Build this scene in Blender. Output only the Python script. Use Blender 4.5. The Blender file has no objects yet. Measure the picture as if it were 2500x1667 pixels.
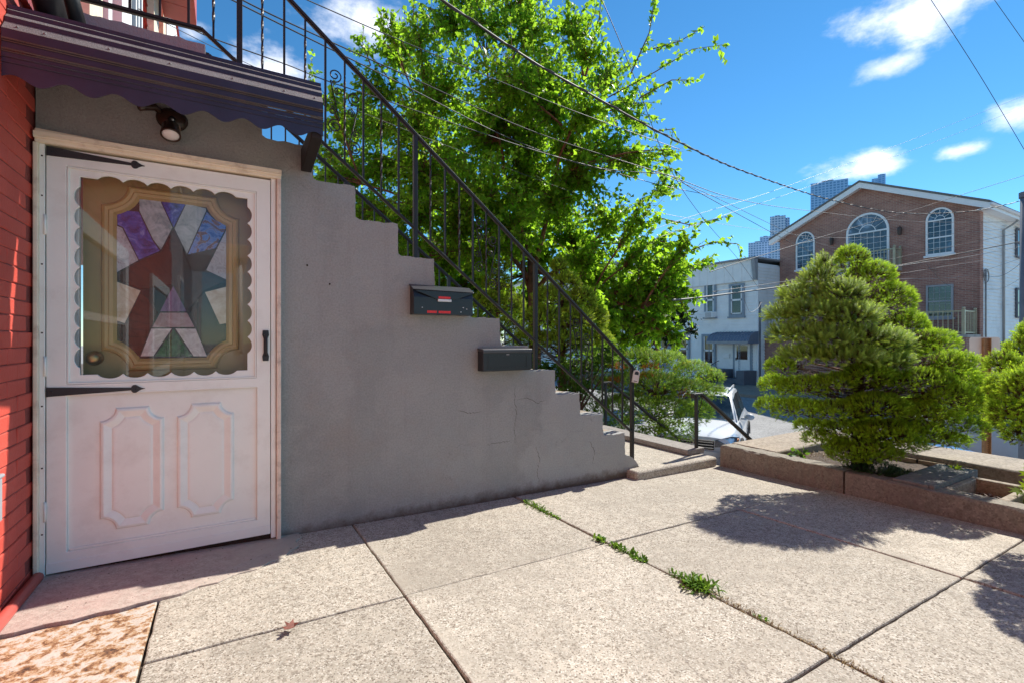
import bpy, bmesh, math, random
import numpy as np
from mathutils import Vector, Matrix
from mathutils.geometry import tessellate_polygon

random.seed(7)
RNG = np.random.default_rng(11)
SC = bpy.context.scene
COL = SC.collection
PI = math.pi

# ------------------------------------------------------------------ camera
F, CX, Y0 = 1180.0, 1250.0, 838.0            # focal length and principal point in photograph pixels
YAW = math.atan(700 / 1180.0)
SA, CA = math.sin(YAW), math.cos(YAW)
EYE = 1.10
cam_d = bpy.data.cameras.new('camera')
cam_d.sensor_width = 36.0
cam_d.lens = F / 2500 * 36
cam_d.shift_y = -(Y0 - 833.5) / 2500
cam_d.clip_start = 0.02
cam_d.clip_end = 3000
cam = bpy.data.objects.new('camera', cam_d)
COL.objects.link(cam)
cam.location = (0, 0, EYE)
cam.rotation_euler = (PI / 2, 0, -YAW)
SC.camera = cam

# ------------------------------------------------------------------ world, sun, exposure
SUN = Vector((0.95, 0.225, 1.0)).normalized()
SUN_EL = math.asin(SUN.z)
SUN_AZ = math.atan2(SUN.x, SUN.y)
SKY_STRENGTH = 0.115
SC.view_settings.view_transform = 'Standard'
SC.view_settings.look = 'None'
SC.view_settings.gamma = 1
SC.view_settings.exposure = 0.80
SC.view_settings.use_curve_mapping = False
world = bpy.data.worlds.new('World')
SC.world = world
world.use_nodes = True


def px_dir(x, y):
    u, v = x - CX, y - Y0
    return Vector((SA * F + CA * u, CA * F - SA * u, -v)).normalized()


def build_world():
    nt = world.node_tree
    N, L = nt.nodes, nt.links
    N.clear()
    out = N.new('ShaderNodeOutputWorld')
    bg = N.new('ShaderNodeBackground')
    bg.inputs['Strength'].default_value = SKY_STRENGTH
    sky = N.new('ShaderNodeTexSky')
    sky.sky_type = 'NISHITA'
    sky.sun_disc = False
    sky.sun_elevation = SUN_EL
    sky.sun_rotation = SUN_AZ
    sky.air_density = 0.9
    sky.dust_density = 0.0
    sky.ozone_density = 7.0
    hs = N.new('ShaderNodeHueSaturation')
    hs.inputs['Saturation'].default_value = 1.15
    hs.inputs['Value'].default_value = 1.0
    L.new(sky.outputs[0], hs.inputs['Color'])
    tint = N.new('ShaderNodeMix')
    tint.data_type = 'RGBA'
    tint.blend_type = 'MULTIPLY'
    tint.inputs['Factor'].default_value = 1
    L.new(hs.outputs[0], tint.inputs['A'])
    tint.inputs['B'].default_value = (0.84, 0.96, 0.84, 1)
    tc = N.new('ShaderNodeTexCoord')
    nz = N.new('ShaderNodeTexNoise')
    nz.inputs['Scale'].default_value = 8.0
    nz.inputs['Detail'].default_value = 9.0
    nz.inputs['Roughness'].default_value = 0.62
    mp = N.new('ShaderNodeMapping')
    mp.inputs['Scale'].default_value = (1, 1, 1.8)
    L.new(tc.outputs['Generated'], mp.inputs['Vector'])
    L.new(mp.outputs[0], nz.inputs['Vector'])

    def math_n(op, a, b=None, clamp=False):
        n = N.new('ShaderNodeMath')
        n.operation = op
        n.use_clamp = clamp
        for i, q in enumerate((a, b)):
            if q is None:
                continue
            if isinstance(q, (int, float)):
                n.inputs[i].default_value = q
            else:
                L.new(q, n.inputs[i])
        return n.outputs[0]

    def dot(vec):
        n = N.new('ShaderNodeVectorMath')
        n.operation = 'DOT_PRODUCT'
        L.new(tc.outputs['Generated'], n.inputs[0])
        n.inputs[1].default_value = vec
        return n.outputs['Value']

    clouds = [(885, 62, 190, 84, 1), (635, 178, 175, 76, 1), (470, 95, 80, 46, .8), (2215, 55, 185, 98, 1), (2165, 168, 95, 42, .7),
              (2112, 418, 150, 50, 1), (2350, 377, 84, 30, 1), (2500, 280, 96, 52, .95)]
    dirs = [(px_dir(x, y), rx / F * .75, ry / F * .8, s) for x, y, rx, ry, s in clouds]
    for az, el, rx, ry in ((98, 40, .3, .1), (120, 22, .25, .07), (165, 40, .3, .12), (215, 18, .3, .07), (255, 30, .25, .1), (300, 25, .3, .1), (335, 38, .2, .09)):
        a, e = math.radians(az), math.radians(el)
        dirs.append((Vector((math.cos(e) * math.sin(a), math.cos(e) * math.cos(a), math.sin(e))), rx, ry, 1))
    total = None
    nval = math_n('SUBTRACT', nz.outputs['Fac'], 0.5)
    for d, rx, ry, s in dirs:
        r = Vector((d.y, -d.x, 0)).normalized()
        u = r.cross(d).normalized()
        c = dot(d)
        c = math_n('MAXIMUM', c, 0.05)
        a = math_n('DIVIDE', dot(r / rx), c)
        b = math_n('DIVIDE', dot(u / ry), c)
        q = math_n('SQRT', math_n('ADD', math_n('MULTIPLY', a, a), math_n('MULTIPLY', b, b)))
        m = math_n('ADD', math_n('SUBTRACT', 0.80, q), math_n('MULTIPLY', nval, 2.3))
        m = math_n('MULTIPLY', m, 1.0, True)
        m = math_n('MULTIPLY', math_n('MULTIPLY', m, m), math_n('SUBTRACT', 3.0, math_n('MULTIPLY', m, 2.0)))
        m = math_n('MULTIPLY', m, math_n('GREATER_THAN', dot(d), 0.1))
        m = math_n('MULTIPLY', m, s)
        total = m if total is None else math_n('MAXIMUM', total, m)
    mx = N.new('ShaderNodeMix')
    mx.data_type = 'RGBA'
    L.new(total, mx.inputs['Factor'])
    L.new(tint.outputs['Result'], mx.inputs['A'])
    mx.inputs['B'].default_value = (8.6, 8.5, 8.7, 1)
    L.new(mx.outputs['Result'], bg.inputs['Color'])
    L.new(bg.outputs[0], out.inputs[0])


build_world()
sun_d = bpy.data.lights.new('sun', 'SUN')
sun_d.energy = 4.3
sun_d.angle = math.radians(0.53)
sun_d.color = (1.0, 0.95, 0.86)
sun = bpy.data.objects.new('sun', sun_d)
COL.objects.link(sun)
sun.location = (20, 5, 25)
sun.rotation_euler = (-SUN).to_track_quat('-Z', 'Y').to_euler()


# ------------------------------------------------------------------ places of the real world seen at a photograph pixel
def ray(x, y):
    u, v = x - CX, y - Y0
    return SA * F + CA * u, CA * F - SA * u, -v


def on_y(x, y, D):            # point on the vertical plane Y = D
    X, Y, Z = ray(x, y)
    k = D / Y
    return X * k, D, Z * k + EYE


def on_x(x, y, D):            # point on the vertical plane X = D
    X, Y, Z = ray(x, y)
    k = D / X
    return D, Y * k, Z * k + EYE


def at(x, y, d):              # point at a distance d along the view axis
    X, Y, Z = ray(x, y)
    k = d / F
    return X * k, Y * k, Z * k + EYE


def gz(X, Y):                 # paving falls gently towards the wall and the street
    return -.019 * X - .021 * (Y - 3)


# ------------------------------------------------------------------ objects
WLOC = {}


def wloc(o):
    return WLOC.get(o.name, Vector((0, 0, 0)))


def tag(o, label=None, cat=None, group=None, kind=None):
    if label: o['label'] = label
    if cat: o['category'] = cat
    if group: o['group'] = group
    if kind: o['kind'] = kind
    return o


def empty(name, loc, label=None, cat=None, group=None, kind=None):
    o = bpy.data.objects.new(name, None)
    o.empty_display_size = .1
    COL.objects.link(o)
    o.location = loc
    WLOC[o.name] = Vector(loc)
    return tag(o, label, cat, group, kind)


def link(name, me, parent=None, loc=None):
    """link mesh data given in world coordinates (loc None) or local coordinates placed at loc"""
    o = bpy.data.objects.new(name, me)
    COL.objects.link(o)
    w = Vector(loc) if loc is not None else Vector((0, 0, 0))
    if parent is not None:
        o.parent = parent
        o.location = w - wloc(parent)
    else:
        o.location = w
    WLOC[o.name] = w
    return o


class MB:
    def __init__(s, xf=None):
        s.V, s.F, s.xf = [], [], xf

    def add(s, pts):
        i = len(s.V)
        if s.xf:
            pts = [s.xf(*p) for p in pts]
        s.V += [tuple(p) for p in pts]
        return i

    def poly(s, pts):
        i = s.add(pts)
        s.F.append(tuple(range(i, i + len(pts))))
        return s

    def box(s, x0, x1, y0, y1, z0, z1):
        return s.hexa([(x0, y0, z0), (x1, y0, z0), (x1, y1, z0), (x0, y1, z0), (x0, y0, z1), (x1, y0, z1), (x1, y1, z1), (x0, y1, z1)])

    def hexa(s, p):
        i = s.add(p)
        for f in ((0, 3, 2, 1), (4, 5, 6, 7), (0, 1, 5, 4), (1, 2, 6, 5), (2, 3, 7, 6), (3, 0, 4, 7)):
            s.F.append(tuple(i + k for k in f))
        return s

    def bar(s, a, b, w, h, up=(0, 0, 1)):
        a, b = Vector(a), Vector(b)
        d = (b - a).normalized()
        r = d.cross(Vector(up))
        if r.length < 1e-4:
            r = Vector((1, 0, 0))
        r = r.normalized() * w / 2
        u = r.cross(d).normalized() * h / 2
        return s.hexa([a - r - u, a + r - u, b + r - u, b - r - u, a - r + u, a + r + u, b + r + u, b - r + u])

    def tube(s, pts, r, n=6, cap=True):
        pts = [Vector(p) for p in pts]
        m = len(pts)
        rs = r if isinstance(r, (list, tuple)) else [r] * m
        prev = None
        rings = []
        for i, p in enumerate(pts):
            d = (pts[min(i + 1, m - 1)] - pts[max(i - 1, 0)])
            d = d.normalized() if d.length > 1e-9 else Vector((0, 0, 1))
            if prev is None:
                a = d.cross(Vector((0, 0, 1)))
                if a.length < .05: a = d.cross(Vector((1, 0, 0)))
            else:
                a = prev - d * prev.dot(d)
            a.normalize()
            prev = a
            b = d.cross(a)
            rings.append([p + (a * math.cos(2 * PI * k / n) + b * math.sin(2 * PI * k / n)) * rs[i] for k in range(n)])
        return s.loft(rings, True, cap, cap)

    def loft(s, loops, closed=True, cap0=False, cap1=False):
        n = len(loops[0])
        base = [s.add(l) for l in loops]
        for i in range(len(loops) - 1):
            a, b = base[i], base[i + 1]
            for k in range(n if closed else n - 1):
                k2 = (k + 1) % n
                s.F.append((a + k, a + k2, b + k2, b + k))
        if cap0: s.F.append(tuple(base[0] + k for k in reversed(range(n))))
        if cap1: s.F.append(tuple(base[-1] + k for k in range(n)))
        return s

    def prism(s, outline, a0, a1, plane='xz', holes=()):
        """2-D outline (with holes) pushed from a0 to a1 along the remaining axis"""
        mk = {'xz': lambda p, a: (p[0], a, p[1]), 'yz': lambda p, a: (a, p[0], p[1]), 'xy': lambda p, a: (p[0], p[1], a)}[plane]
        loops = [list(outline)] + [list(h) for h in holes]
        tris = tessellate_polygon([[Vector((p[0], p[1], 0)) for p in l] for l in loops])
        flat = [p for l in loops for p in l]
        i0 = s.add([mk(p, a0) for p in flat])
        i1 = s.add([mk(p, a1) for p in flat])
        for t in tris:
            s.F.append(tuple(i0 + k for k in t))
            s.F.append(tuple(i1 + k for k in reversed(t)))
        o = 0
        for l in loops:
            n = len(l)
            for k in range(n):
                k2 = (k + 1) % n
                s.F.append((i0 + o + k, i0 + o + k2, i1 + o + k2, i1 + o + k))
            o += n
        return s

    def ball(s, c, r, nu=12, nv=8):
        if not isinstance(r, (list, tuple)): r = (r, r, r)
        loops = []
        for j in range(nv + 1):
            t = -PI / 2 + PI * (j + .0) / nv
            t = max(-PI / 2 + .02, min(PI / 2 - .02, t))
            loops.append([(c[0] + r[0] * math.cos(t) * math.cos(2 * PI * k / nu), c[1] + r[1] * math.cos(t) * math.sin(2 * PI * k / nu), c[2] + r[2] * math.sin(t)) for k in range(nu)])
        return s.loft(loops, True, True, True)

    def mesh(s, name, mat, smooth=False, origin=None):
        me = bpy.data.meshes.new(name)
        V = s.V
        if origin is not None:
            V = [(v[0] - origin[0], v[1] - origin[1], v[2] - origin[2]) for v in V]
        me.from_pydata(V, [], s.F)
        bm = bmesh.new()
        bm.from_mesh(me)
        bmesh.ops.recalc_face_normals(bm, faces=bm.faces)
        bm.to_mesh(me)
        bm.free()
        for m in (mat if isinstance(mat, (list, tuple)) else [mat]):
            me.materials.append(m)
        if smooth:
            me.polygons.foreach_set('use_smooth', [True] * len(me.polygons))
        return me

    def build(s, name, mat, parent=None, smooth=False, bevel=0, seg=2):
        origin = None
        if parent is None:
            A = np.array(s.V)
            origin = Vector(((A[:, 0].min() + A[:, 0].max()) / 2, (A[:, 1].min() + A[:, 1].max()) / 2, A[:, 2].min()))
        me = s.mesh(name, mat, smooth, origin)
        o = link(name, me, parent, origin)
        if bevel:
            b = o.modifiers.new('bevel', 'BEVEL')
            b.width = bevel
            b.segments = seg
            b.limit_method = 'ANGLE'
            b.angle_limit = math.radians(35)
            b.harden_normals = False
        return o


def np_object(name, V, faces, mat, parent=None, attrs=None, smooth=False):
    """big meshes: V (n,3) array, faces (m,k) array, attrs {name: per-vertex floats}"""
    me = bpy.data.meshes.new(name)
    V = np.asarray(V, dtype=np.float32)
    faces = np.asarray(faces, dtype=np.int32)
    m, k = faces.shape
    origin = Vector((0, 0, 0))
    if parent is None:
        origin = Vector((float(V[:, 0].mean()), float(V[:, 1].mean()), float(V[:, 2].min())))
        V = V - np.array(origin, dtype=np.float32)
    me.vertices.add(len(V))
    me.vertices.foreach_set('co', V.ravel())
    me.loops.add(m * k)
    me.loops.foreach_set('vertex_index', faces.ravel())
    me.polygons.add(m)
    me.polygons.foreach_set('loop_start', np.arange(0, m * k, k, dtype=np.int32))
    if smooth:
        me.polygons.foreach_set('use_smooth', np.ones(m, dtype=bool))
    me.materials.append(mat)
    for an, av in (attrs or {}).items():
        a = me.attributes.new(an, 'FLOAT', 'POINT')
        a.data.foreach_set('value', np.asarray(av, dtype=np.float32))
    me.update(calc_edges=True)
    return link(name, me, parent, origin if parent is None else None)


# ------------------------------------------------------------------ materials
def S(r, g, b):
    f = lambda c: (c / 255 / 12.92) if c / 255 <= .04045 else ((c / 255 + .055) / 1.055) ** 2.4
    return f(r), f(g), f(b)


class Mat:
    def __init__(s, name):
        s.m = bpy.data.materials.new(name)
        s.m.use_nodes = True
        s.N, s.L = s.m.node_tree.nodes, s.m.node_tree.links
        s.N.clear()
        s.out = s.N.new('ShaderNodeOutputMaterial')
        s.b = s.N.new('ShaderNodeBsdfPrincipled')
        s.L.new(s.b.outputs[0], s.out.inputs[0])
        s.tc = s.N.new('ShaderNodeTexCoord')
        s.coord = s.tc.outputs['Object']
        s.h = None

    def world(s):
        g = s.N.new('ShaderNodeNewGeometry')
        s.coord = g.outputs['Position']
        return s

    def map(s, scale):
        n = s.N.new('ShaderNodeMapping')
        n.inputs['Scale'].default_value = scale
        s.L.new(s.coord, n.inputs[0])
        return n.outputs[0]

    def noise(s, scale, detail=4, rough=.55, vec=None, dist=0):
        n = s.N.new('ShaderNodeTexNoise')
        n.inputs['Scale'].default_value = scale
        n.inputs['Detail'].default_value = detail
        n.inputs['Roughness'].default_value = rough
        n.inputs['Distortion'].default_value = dist
        s.L.new(vec or s.coord, n.inputs['Vector'])
        return n.outputs['Fac']

    def voro(s, scale, out='Color', feature='F1', vec=None):
        n = s.N.new('ShaderNodeTexVoronoi')
        n.feature = feature
        n.inputs['Scale'].default_value = scale
        s.L.new(vec or s.coord, n.inputs['Vector'])
        return n.outputs[out]

    def ramp(s, fac, stops, interp='LINEAR'):
        n = s.N.new('ShaderNodeValToRGB')
        n.color_ramp.interpolation = interp
        e = n.color_ramp.elements
        while len(e) < len(stops): e.new(.5)
        for i, (p, c) in enumerate(stops):
            e[i].position = p
            e[i].color = (c[0], c[1], c[2], 1) if isinstance(c, (tuple, list)) else (c, c, c, 1)
        s.L.new(fac, n.inputs[0])
        return n.outputs[0]

    def mix(s, fac, a, b, mode='MIX'):
        n = s.N.new('ShaderNodeMix')
        n.data_type = 'RGBA'
        n.blend_type = mode
        for sock, q in ((n.inputs['Factor'], fac), (n.inputs['A'], a), (n.inputs['B'], b)):
            if isinstance(q, (int, float)): sock.default_value = q
            elif isinstance(q, (tuple, list)): sock.default_value = (q[0], q[1], q[2], 1)
            else: s.L.new(q, sock)
        return n.outputs['Result']

    def math(s, op, a, b=0.0, clamp=False):
        n = s.N.new('ShaderNodeMath')
        n.operation = op
        n.use_clamp = clamp
        for i, q in enumerate((a, b)):
            if isinstance(q, (int, float)): n.inputs[i].default_value = q
            else: s.L.new(q, n.inputs[i])
        return n.outputs[0]

    def attr(s, name):
        n = s.N.new('ShaderNodeAttribute')
        n.attribute_name = name
        return n.outputs['Fac']

    def sep(s, vec=None):
        n = s.N.new('ShaderNodeSeparateXYZ')
        s.L.new(vec or s.coord, n.inputs[0])
        return n.outputs

    def rnd(s):
        n = s.N.new('ShaderNodeObjectInfo')
        return n.outputs['Random']

    def col(s, c):
        if isinstance(c, (tuple, list)): s.b.inputs['Base Color'].default_value = (c[0], c[1], c[2], 1)
        else: s.L.new(c, s.b.inputs['Base Color'])
        return s

    def set(s, rough=None, metal=None, spec=None, coat=None):
        if rough is not None:
            if isinstance(rough, (int, float)): s.b.inputs['Roughness'].default_value = rough
            else: s.L.new(rough, s.b.inputs['Roughness'])
        if metal is not None: s.b.inputs['Metallic'].default_value = metal
        if spec is not None: s.b.inputs['Specular IOR Level'].default_value = spec
        if coat is not None: s.b.inputs['Coat Weight'].default_value = coat
        return s

    def bump(s, height, strength=.3, dist=.01):
        n = s.N.new('ShaderNodeBump')
        n.inputs['Strength'].default_value = strength
        n.inputs['Distance'].default_value = dist
        s.L.new(height, n.inputs['Height'])
        if s.h is not None: s.L.new(s.h, n.inputs['Normal'])
        s.h = n.outputs[0]
        s.L.new(s.h, s.b.inputs['Normal'])
        return s


def plain(name, c, rough=.55, var=.12, scale=6.0, bump=0, bscale=60, metal=0, spec=None, dirt=None, dscale=3.0, damount=.4):
    m = Mat(name)
    k = m.noise(scale, 5)
    lo = tuple(max(0, q * (1 - var)) for q in c)
    hi = tuple(min(1, q * (1 + var)) for q in c)
    cc = m.ramp(k, [(.3, lo), (.7, hi)])
    if dirt is not None:
        d = m.ramp(m.noise(dscale, 8, .7), [(.5, 0.0), (.72, damount)])
        cc = m.mix(d, cc, dirt)
    m.col(cc).set(rough, metal, spec)
    if bump: m.bump(m.noise(bscale, 4), bump, .01)
    return m.m


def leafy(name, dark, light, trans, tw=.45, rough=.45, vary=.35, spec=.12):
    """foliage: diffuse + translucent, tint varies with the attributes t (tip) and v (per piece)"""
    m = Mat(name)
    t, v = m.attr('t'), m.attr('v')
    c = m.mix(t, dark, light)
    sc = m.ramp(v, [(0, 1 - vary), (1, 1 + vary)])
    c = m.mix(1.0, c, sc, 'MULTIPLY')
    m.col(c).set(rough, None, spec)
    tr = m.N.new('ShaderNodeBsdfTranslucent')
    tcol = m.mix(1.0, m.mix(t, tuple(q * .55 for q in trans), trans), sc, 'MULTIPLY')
    m.L.new(tcol, tr.inputs[0])
    mx = m.N.new('ShaderNodeMixShader')
    mx.inputs[0].default_value = tw
    m.L.new(m.b.outputs[0], mx.inputs[1])
    m.L.new(tr.outputs[0], mx.inputs[2])
    m.L.new(mx.outputs[0], m.out.inputs[0])
    return m.m


def thin_glass(name, tint=(1, 1, 1), rough=0.0, add=0.0):
    m = Mat(name)
    m.N.remove(m.b)
    tr = m.N.new('ShaderNodeBsdfTransparent')
    tr.inputs[0].default_value = (*tint, 1)
    gl = m.N.new('ShaderNodeBsdfGlossy')
    gl.inputs['Roughness'].default_value = rough
    fr = m.N.new('ShaderNodeFresnel')
    fr.inputs[0].default_value = 1.5
    k = m.math('ADD', m.math('MULTIPLY', fr.outputs[0], .8), add, True)
    mx = m.N.new('ShaderNodeMixShader')
    m.L.new(k, mx.inputs[0])
    m.L.new(tr.outputs[0], mx.inputs[1])
    m.L.new(gl.outputs[0], mx.inputs[2])
    m.L.new(mx.outputs[0], m.out.inputs[0])
    return m.m


def dark_pane(name, c=(.02, .025, .03)):  # blotches put reflections and curtains into the pane colour
    m = Mat(name)
    n_ = m.noise(1.1, 4, .6, dist=1.0)
    m.col(m.ramp(n_, [(.36, tuple(q * .35 for q in c)), (.55, c), (.68, tuple(min(1, q * 3.2 + .02) for q in c))])).set(.03, 0, .8)
    return m.m


def mat_concrete(name, base, dark, light, pink=None, speck=150, amt=.75, slabs=False, fade=False):
    m = Mat(name).world()
    big = m.noise(1.3, 6, .6)
    c = m.mix(m.ramp(big, [(.35, 0.0), (.7, 1.0)]), base, tuple(q * .80 for q in base))
    mid = m.ramp(m.noise(26, 5, .7), [(.38, .82), (.62, 1.12)])
    c = m.mix(1.0, c, mid, 'MULTIPLY')
    if speck:
        v = m.voro(speck)
        sx = m.sep(v)
        c = m.mix(m.ramp(sx[0], [(0.80, 0.0), (.86, amt)]), c, dark)
        c = m.mix(m.ramp(sx[1], [(0.82, 0.0), (.88, amt * .8)]), c, light)
        v2 = m.voro(speck * .5)
        s2 = m.sep(v2)
        c = m.mix(m.ramp(s2[0], [(.90, 0.0), (.93, amt * .7)]), c, tuple(q * 1.1 for q in dark))
    if slabs:
        # trowelled smooth margins beside some joints, one tone per slab, old water stains
        sx = m.sep()
        band = m.math('MAXIMUM', m.math('LESS_THAN', m.math('ABSOLUTE', m.math('SUBTRACT', sx[0], .695)), .026), m.math('LESS_THAN', m.math('ABSOLUTE', m.math('SUBTRACT', m.math('ABSOLUTE', m.math('SUBTRACT', sx[0], 2.97)), .035)), .024))
        wob = m.ramp(m.noise(5, 4), [(.40, 0.0), (.55, .55)])
        c = m.mix(m.math('MULTIPLY', band, wob), c, tuple(q * .93 for q in base))
        r = m.ramp(m.rnd(), [(0, .86), (1, 1.07)])
        c = m.mix(1.0, c, r, 'MULTIPLY')
        st = m.math('MULTIPLY', m.ramp(m.noise(1.5, 8, .68, dist=.8), [(.48, 0.0), (.64, .75)]), m.ramp(m.noise(11, 6, .7), [(.35, .3), (.65, 1.0)]))
        c = m.mix(st, c, tuple(q * .66 for q in base))
        cr = m.voro(.9, 'Distance', 'DISTANCE_TO_EDGE', vec=m.mix(.22, m.coord, m.noise(5, 7)))
        c = m.mix(m.math('MULTIPLY', m.ramp(cr, [(0, 1.0), (.003, 0.0)]), m.ramp(m.noise(.8, 2), [(.52, 0.0), (.58, .55)])), c, (.12, .09, .07))
    if pink is not None:
        c = m.mix(m.ramp(m.noise(3.2, 6, .7), [(.42, 0.0), (.66, .6)]), c, pink)
    if fade:            # the thin end of the patch wears through to the slab
        fx = m.math('ADD', m.math('MULTIPLY', m.math('ADD', m.sep()[0], .16), 2.4), m.math('MULTIPLY', m.math('SUBTRACT', m.noise(9, 6, .7), .5), 1.6), True)
        c = m.mix(fx, c, (.455, .405, .33))
    stain = m.ramp(m.noise(2.2, 9, .72, dist=1.2), [(.52, 0.0), (.75, .55)])
    c = m.mix(stain, c, tuple(q * .55 for q in base))
    m.col(c).set(.85, 0, .25)
    m.bump(m.noise(190, 3), .35, .004)
    m.bump(m.noise(9, 4), .15, .02)
    return m.m


def mat_stucco():
    m = Mat('grey_stucco_paint').world()
    c = m.ramp(m.noise(1.1, 6, .6), [(.3, (.275, .278, .262)), (.7, (.365, .367, .348))])
    c = m.mix(m.ramp(m.noise(2.6, 7, .7), [(.5, 0.0), (.72, .45)]), c, (.34, .295, .25))
    c = m.mix(m.ramp(m.noise(14, 8, .75), [(.55, 0.0), (.75, .4)]), c, (.22, .212, .205))
    pt = m.ramp(m.noise(1.5, 8, .66, dist=.15), [(.51, 0.0), (.55, .38)])
    c = m.mix(pt, c, (.385, .38, .36))
    dr = m.ramp(m.noise(1.0, 5, .6, vec=m.map((13, 13, .9))), [(.54, 0.0), (.72, .22)])
    c = m.mix(dr, c, (.215, .208, .195))
    c = m.mix(m.ramp(m.noise(95, 3, .6), [(.66, 0.0), (.72, .6)]), c, (.15, .14, .13))
    # newer, lighter render over the lower steps, with a ragged edge
    rx_ = m.math('SUBTRACT', m.math('ADD', m.sep()[0], m.math('MULTIPLY', m.math('SUBTRACT', m.noise(2.6, 7, .65), .5), 1.3)), m.math('ADD', 1.86, m.math('MULTIPLY', m.sep()[2], .42)))
    c = m.mix(m.math('MULTIPLY', m.math('MULTIPLY', rx_, 9, True), .42), c, (.44, .445, .43))
    c = m.mix(1.0, c, m.ramp(m.noise(95, 3, .6), [(.3, .86), (.7, 1.10)]), 'MULTIPLY')
    # dark damp skirt along the ground, and the landing face's purple sky-lit shade put into colour, with pinkish patina
    z = m.sep()[2]
    sk = m.math('SUBTRACT', m.math('MULTIPLY', m.noise(12, 8, .75), .16), m.math('ADD', z, .035))
    c = m.mix(m.math('MULTIPLY', sk, 14, True), c, (.13, .095, .07))
    up = m.math('MULTIPLY', m.math('SUBTRACT', z, 2.42), 12, True)
    c = m.mix(m.math('MULTIPLY', up, .8), c, (.36, .28, .30))
    c = m.mix(m.math('MULTIPLY', up, m.ramp(m.noise(7, 7, .7, dist=1), [(.5, 0.0), (.68, .5)])), c, (.45, .29, .26))
    # hairline cracks
    cr = m.voro(3.1, 'Distance', 'DISTANCE_TO_EDGE', vec=m.mix(.30, m.coord, m.noise(7, 6)))
    ck = m.math('MULTIPLY', m.ramp(cr, [(.0, 1.0), (.006, 0.0)]), m.ramp(m.noise(1.7, 3), [(.54, 0.0), (.64, .4)]))
    c = m.mix(ck, c, (.05, .045, .04))
    m.col(c).set(.8, 0, .3)
    m.bump(m.noise(5, 5), .5, .03)
    m.bump(m.noise(75, 4, .7), .8, .009)
    m.bump(m.noise(240, 2), .35, .003)
    return m.m


def mat_redbrick():
    m = Mat('red_painted_brick').world()
    c = m.ramp(m.noise(3.5, 6), [(.3, (.53, .066, .042)), (.7, (.65, .095, .064))])
    c = m.mix(m.ramp(m.noise(40, 6, .75), [(.62, 0.0), (.8, .5)]), c, (.10, .03, .025))
    m.col(c).set(.55, 0, .4)
    m.bump(m.noise(70, 4, .7), .4, .006)
    return m.m


def mat_rust():
    m = Mat('rusted_plate').world()
    n1 = m.noise(24, 9, .72, dist=.3)
    c = m.ramp(n1, [(.35, (.06, .034, .024)), (.42, (.22, .10, .045)), (.475, (.44, .27, .14)), (.54, (.52, .47, .41))])
    c = m.mix(m.ramp(m.noise(60, 5, .8), [(.55, 0.0), (.66, .7)]), c, (.30, .15, .08))
    c = m.mix(m.ramp(m.noise(34, 6, .8), [(.62, 0.0), (.68, .8)]), c, (.06, .05, .06))
    m.col(c).set(.75, .1)
    m.bump(m.noise(45, 5, .7), .5, .006)
    m.bump(n1, .4, .01)
    return m.m


def mat_facade_brick(name, a, b, mortar, scale):
    """wall brickwork too far away to tell the bricks apart; wall planes face along X or Y"""
    m = Mat(name).world()
    sx = m.sep()
    cb = m.N.new('ShaderNodeCombineXYZ')
    m.L.new(m.math('ADD', sx[0], sx[1]), cb.inputs[0])
    m.L.new(sx[2], cb.inputs[1])
    br = m.N.new('ShaderNodeTexBrick')
    br.inputs['Scale'].default_value = scale
    br.inputs['Brick Width'].default_value = .22
    br.inputs['Row Height'].default_value = .075
    br.inputs['Mortar Size'].default_value = .006
    br.inputs['Color1'].default_value = (*a, 1)
    br.inputs['Color2'].default_value = (*b, 1)
    br.inputs['Mortar'].default_value = (*mortar, 1)
    m.L.new(cb.outputs[0], br.inputs['Vector'])
    c = m.mix(1.0, br.outputs['Color'], m.ramp(m.noise(.9, 6, .65), [(.3, .78), (.7, 1.2)]), 'MULTIPLY')
    m.col(c).set(.85, 0, .2)
    m.bump(br.outputs['Fac'], .3, -.01)
    return m.m


def mat_tower(name, glass, frame, sx_, sz_, bias=.75):
    m = Mat(name)
    s3 = m.sep()
    def grid(v, sc, w):
        f = m.math('FRACT', m.math('MULTIPLY', v, sc))
        return m.math('LESS_THAN', m.math('ABSOLUTE', m.math('SUBTRACT', f, .5)), w)
    h = m.math('ADD', s3[0], s3[1])
    g = m.math('MULTIPLY', grid(h, sx_, .33), grid(s3[2], sz_, .3))
    cell = m.voro(.09)
    c = m.mix(g, frame, m.mix(.35, glass, m.mix(m.sep(cell)[0], tuple(q * .6 for q in glass), tuple(min(1, q * 1.5) for q in glass))))
    m.col(c).set(m.math('SUBTRACT', .7, m.math('MULTIPLY', g, .55)), 0, .5)
    return m.m


def mat_metal_paint(name, c, rough=.4, var=.2, grit=0):
    m = Mat(name)
    k = m.noise(8, 6)
    cc = m.ramp(k, [(.3, tuple(q * (1 - var) for q in c)), (.7, tuple(q * (1 + var) for q in c))])
    if grit:
        cc = m.mix(m.ramp(m.noise(330, 3, .8), [(.42, 0.0), (.62, grit)]), cc, tuple(min(1, q * 4 + .05) for q in c))
    m.col(cc).set(rough, 0, .5)
    m.bump(m.noise(50, 4), .15, .004)
    return m.m


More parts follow.
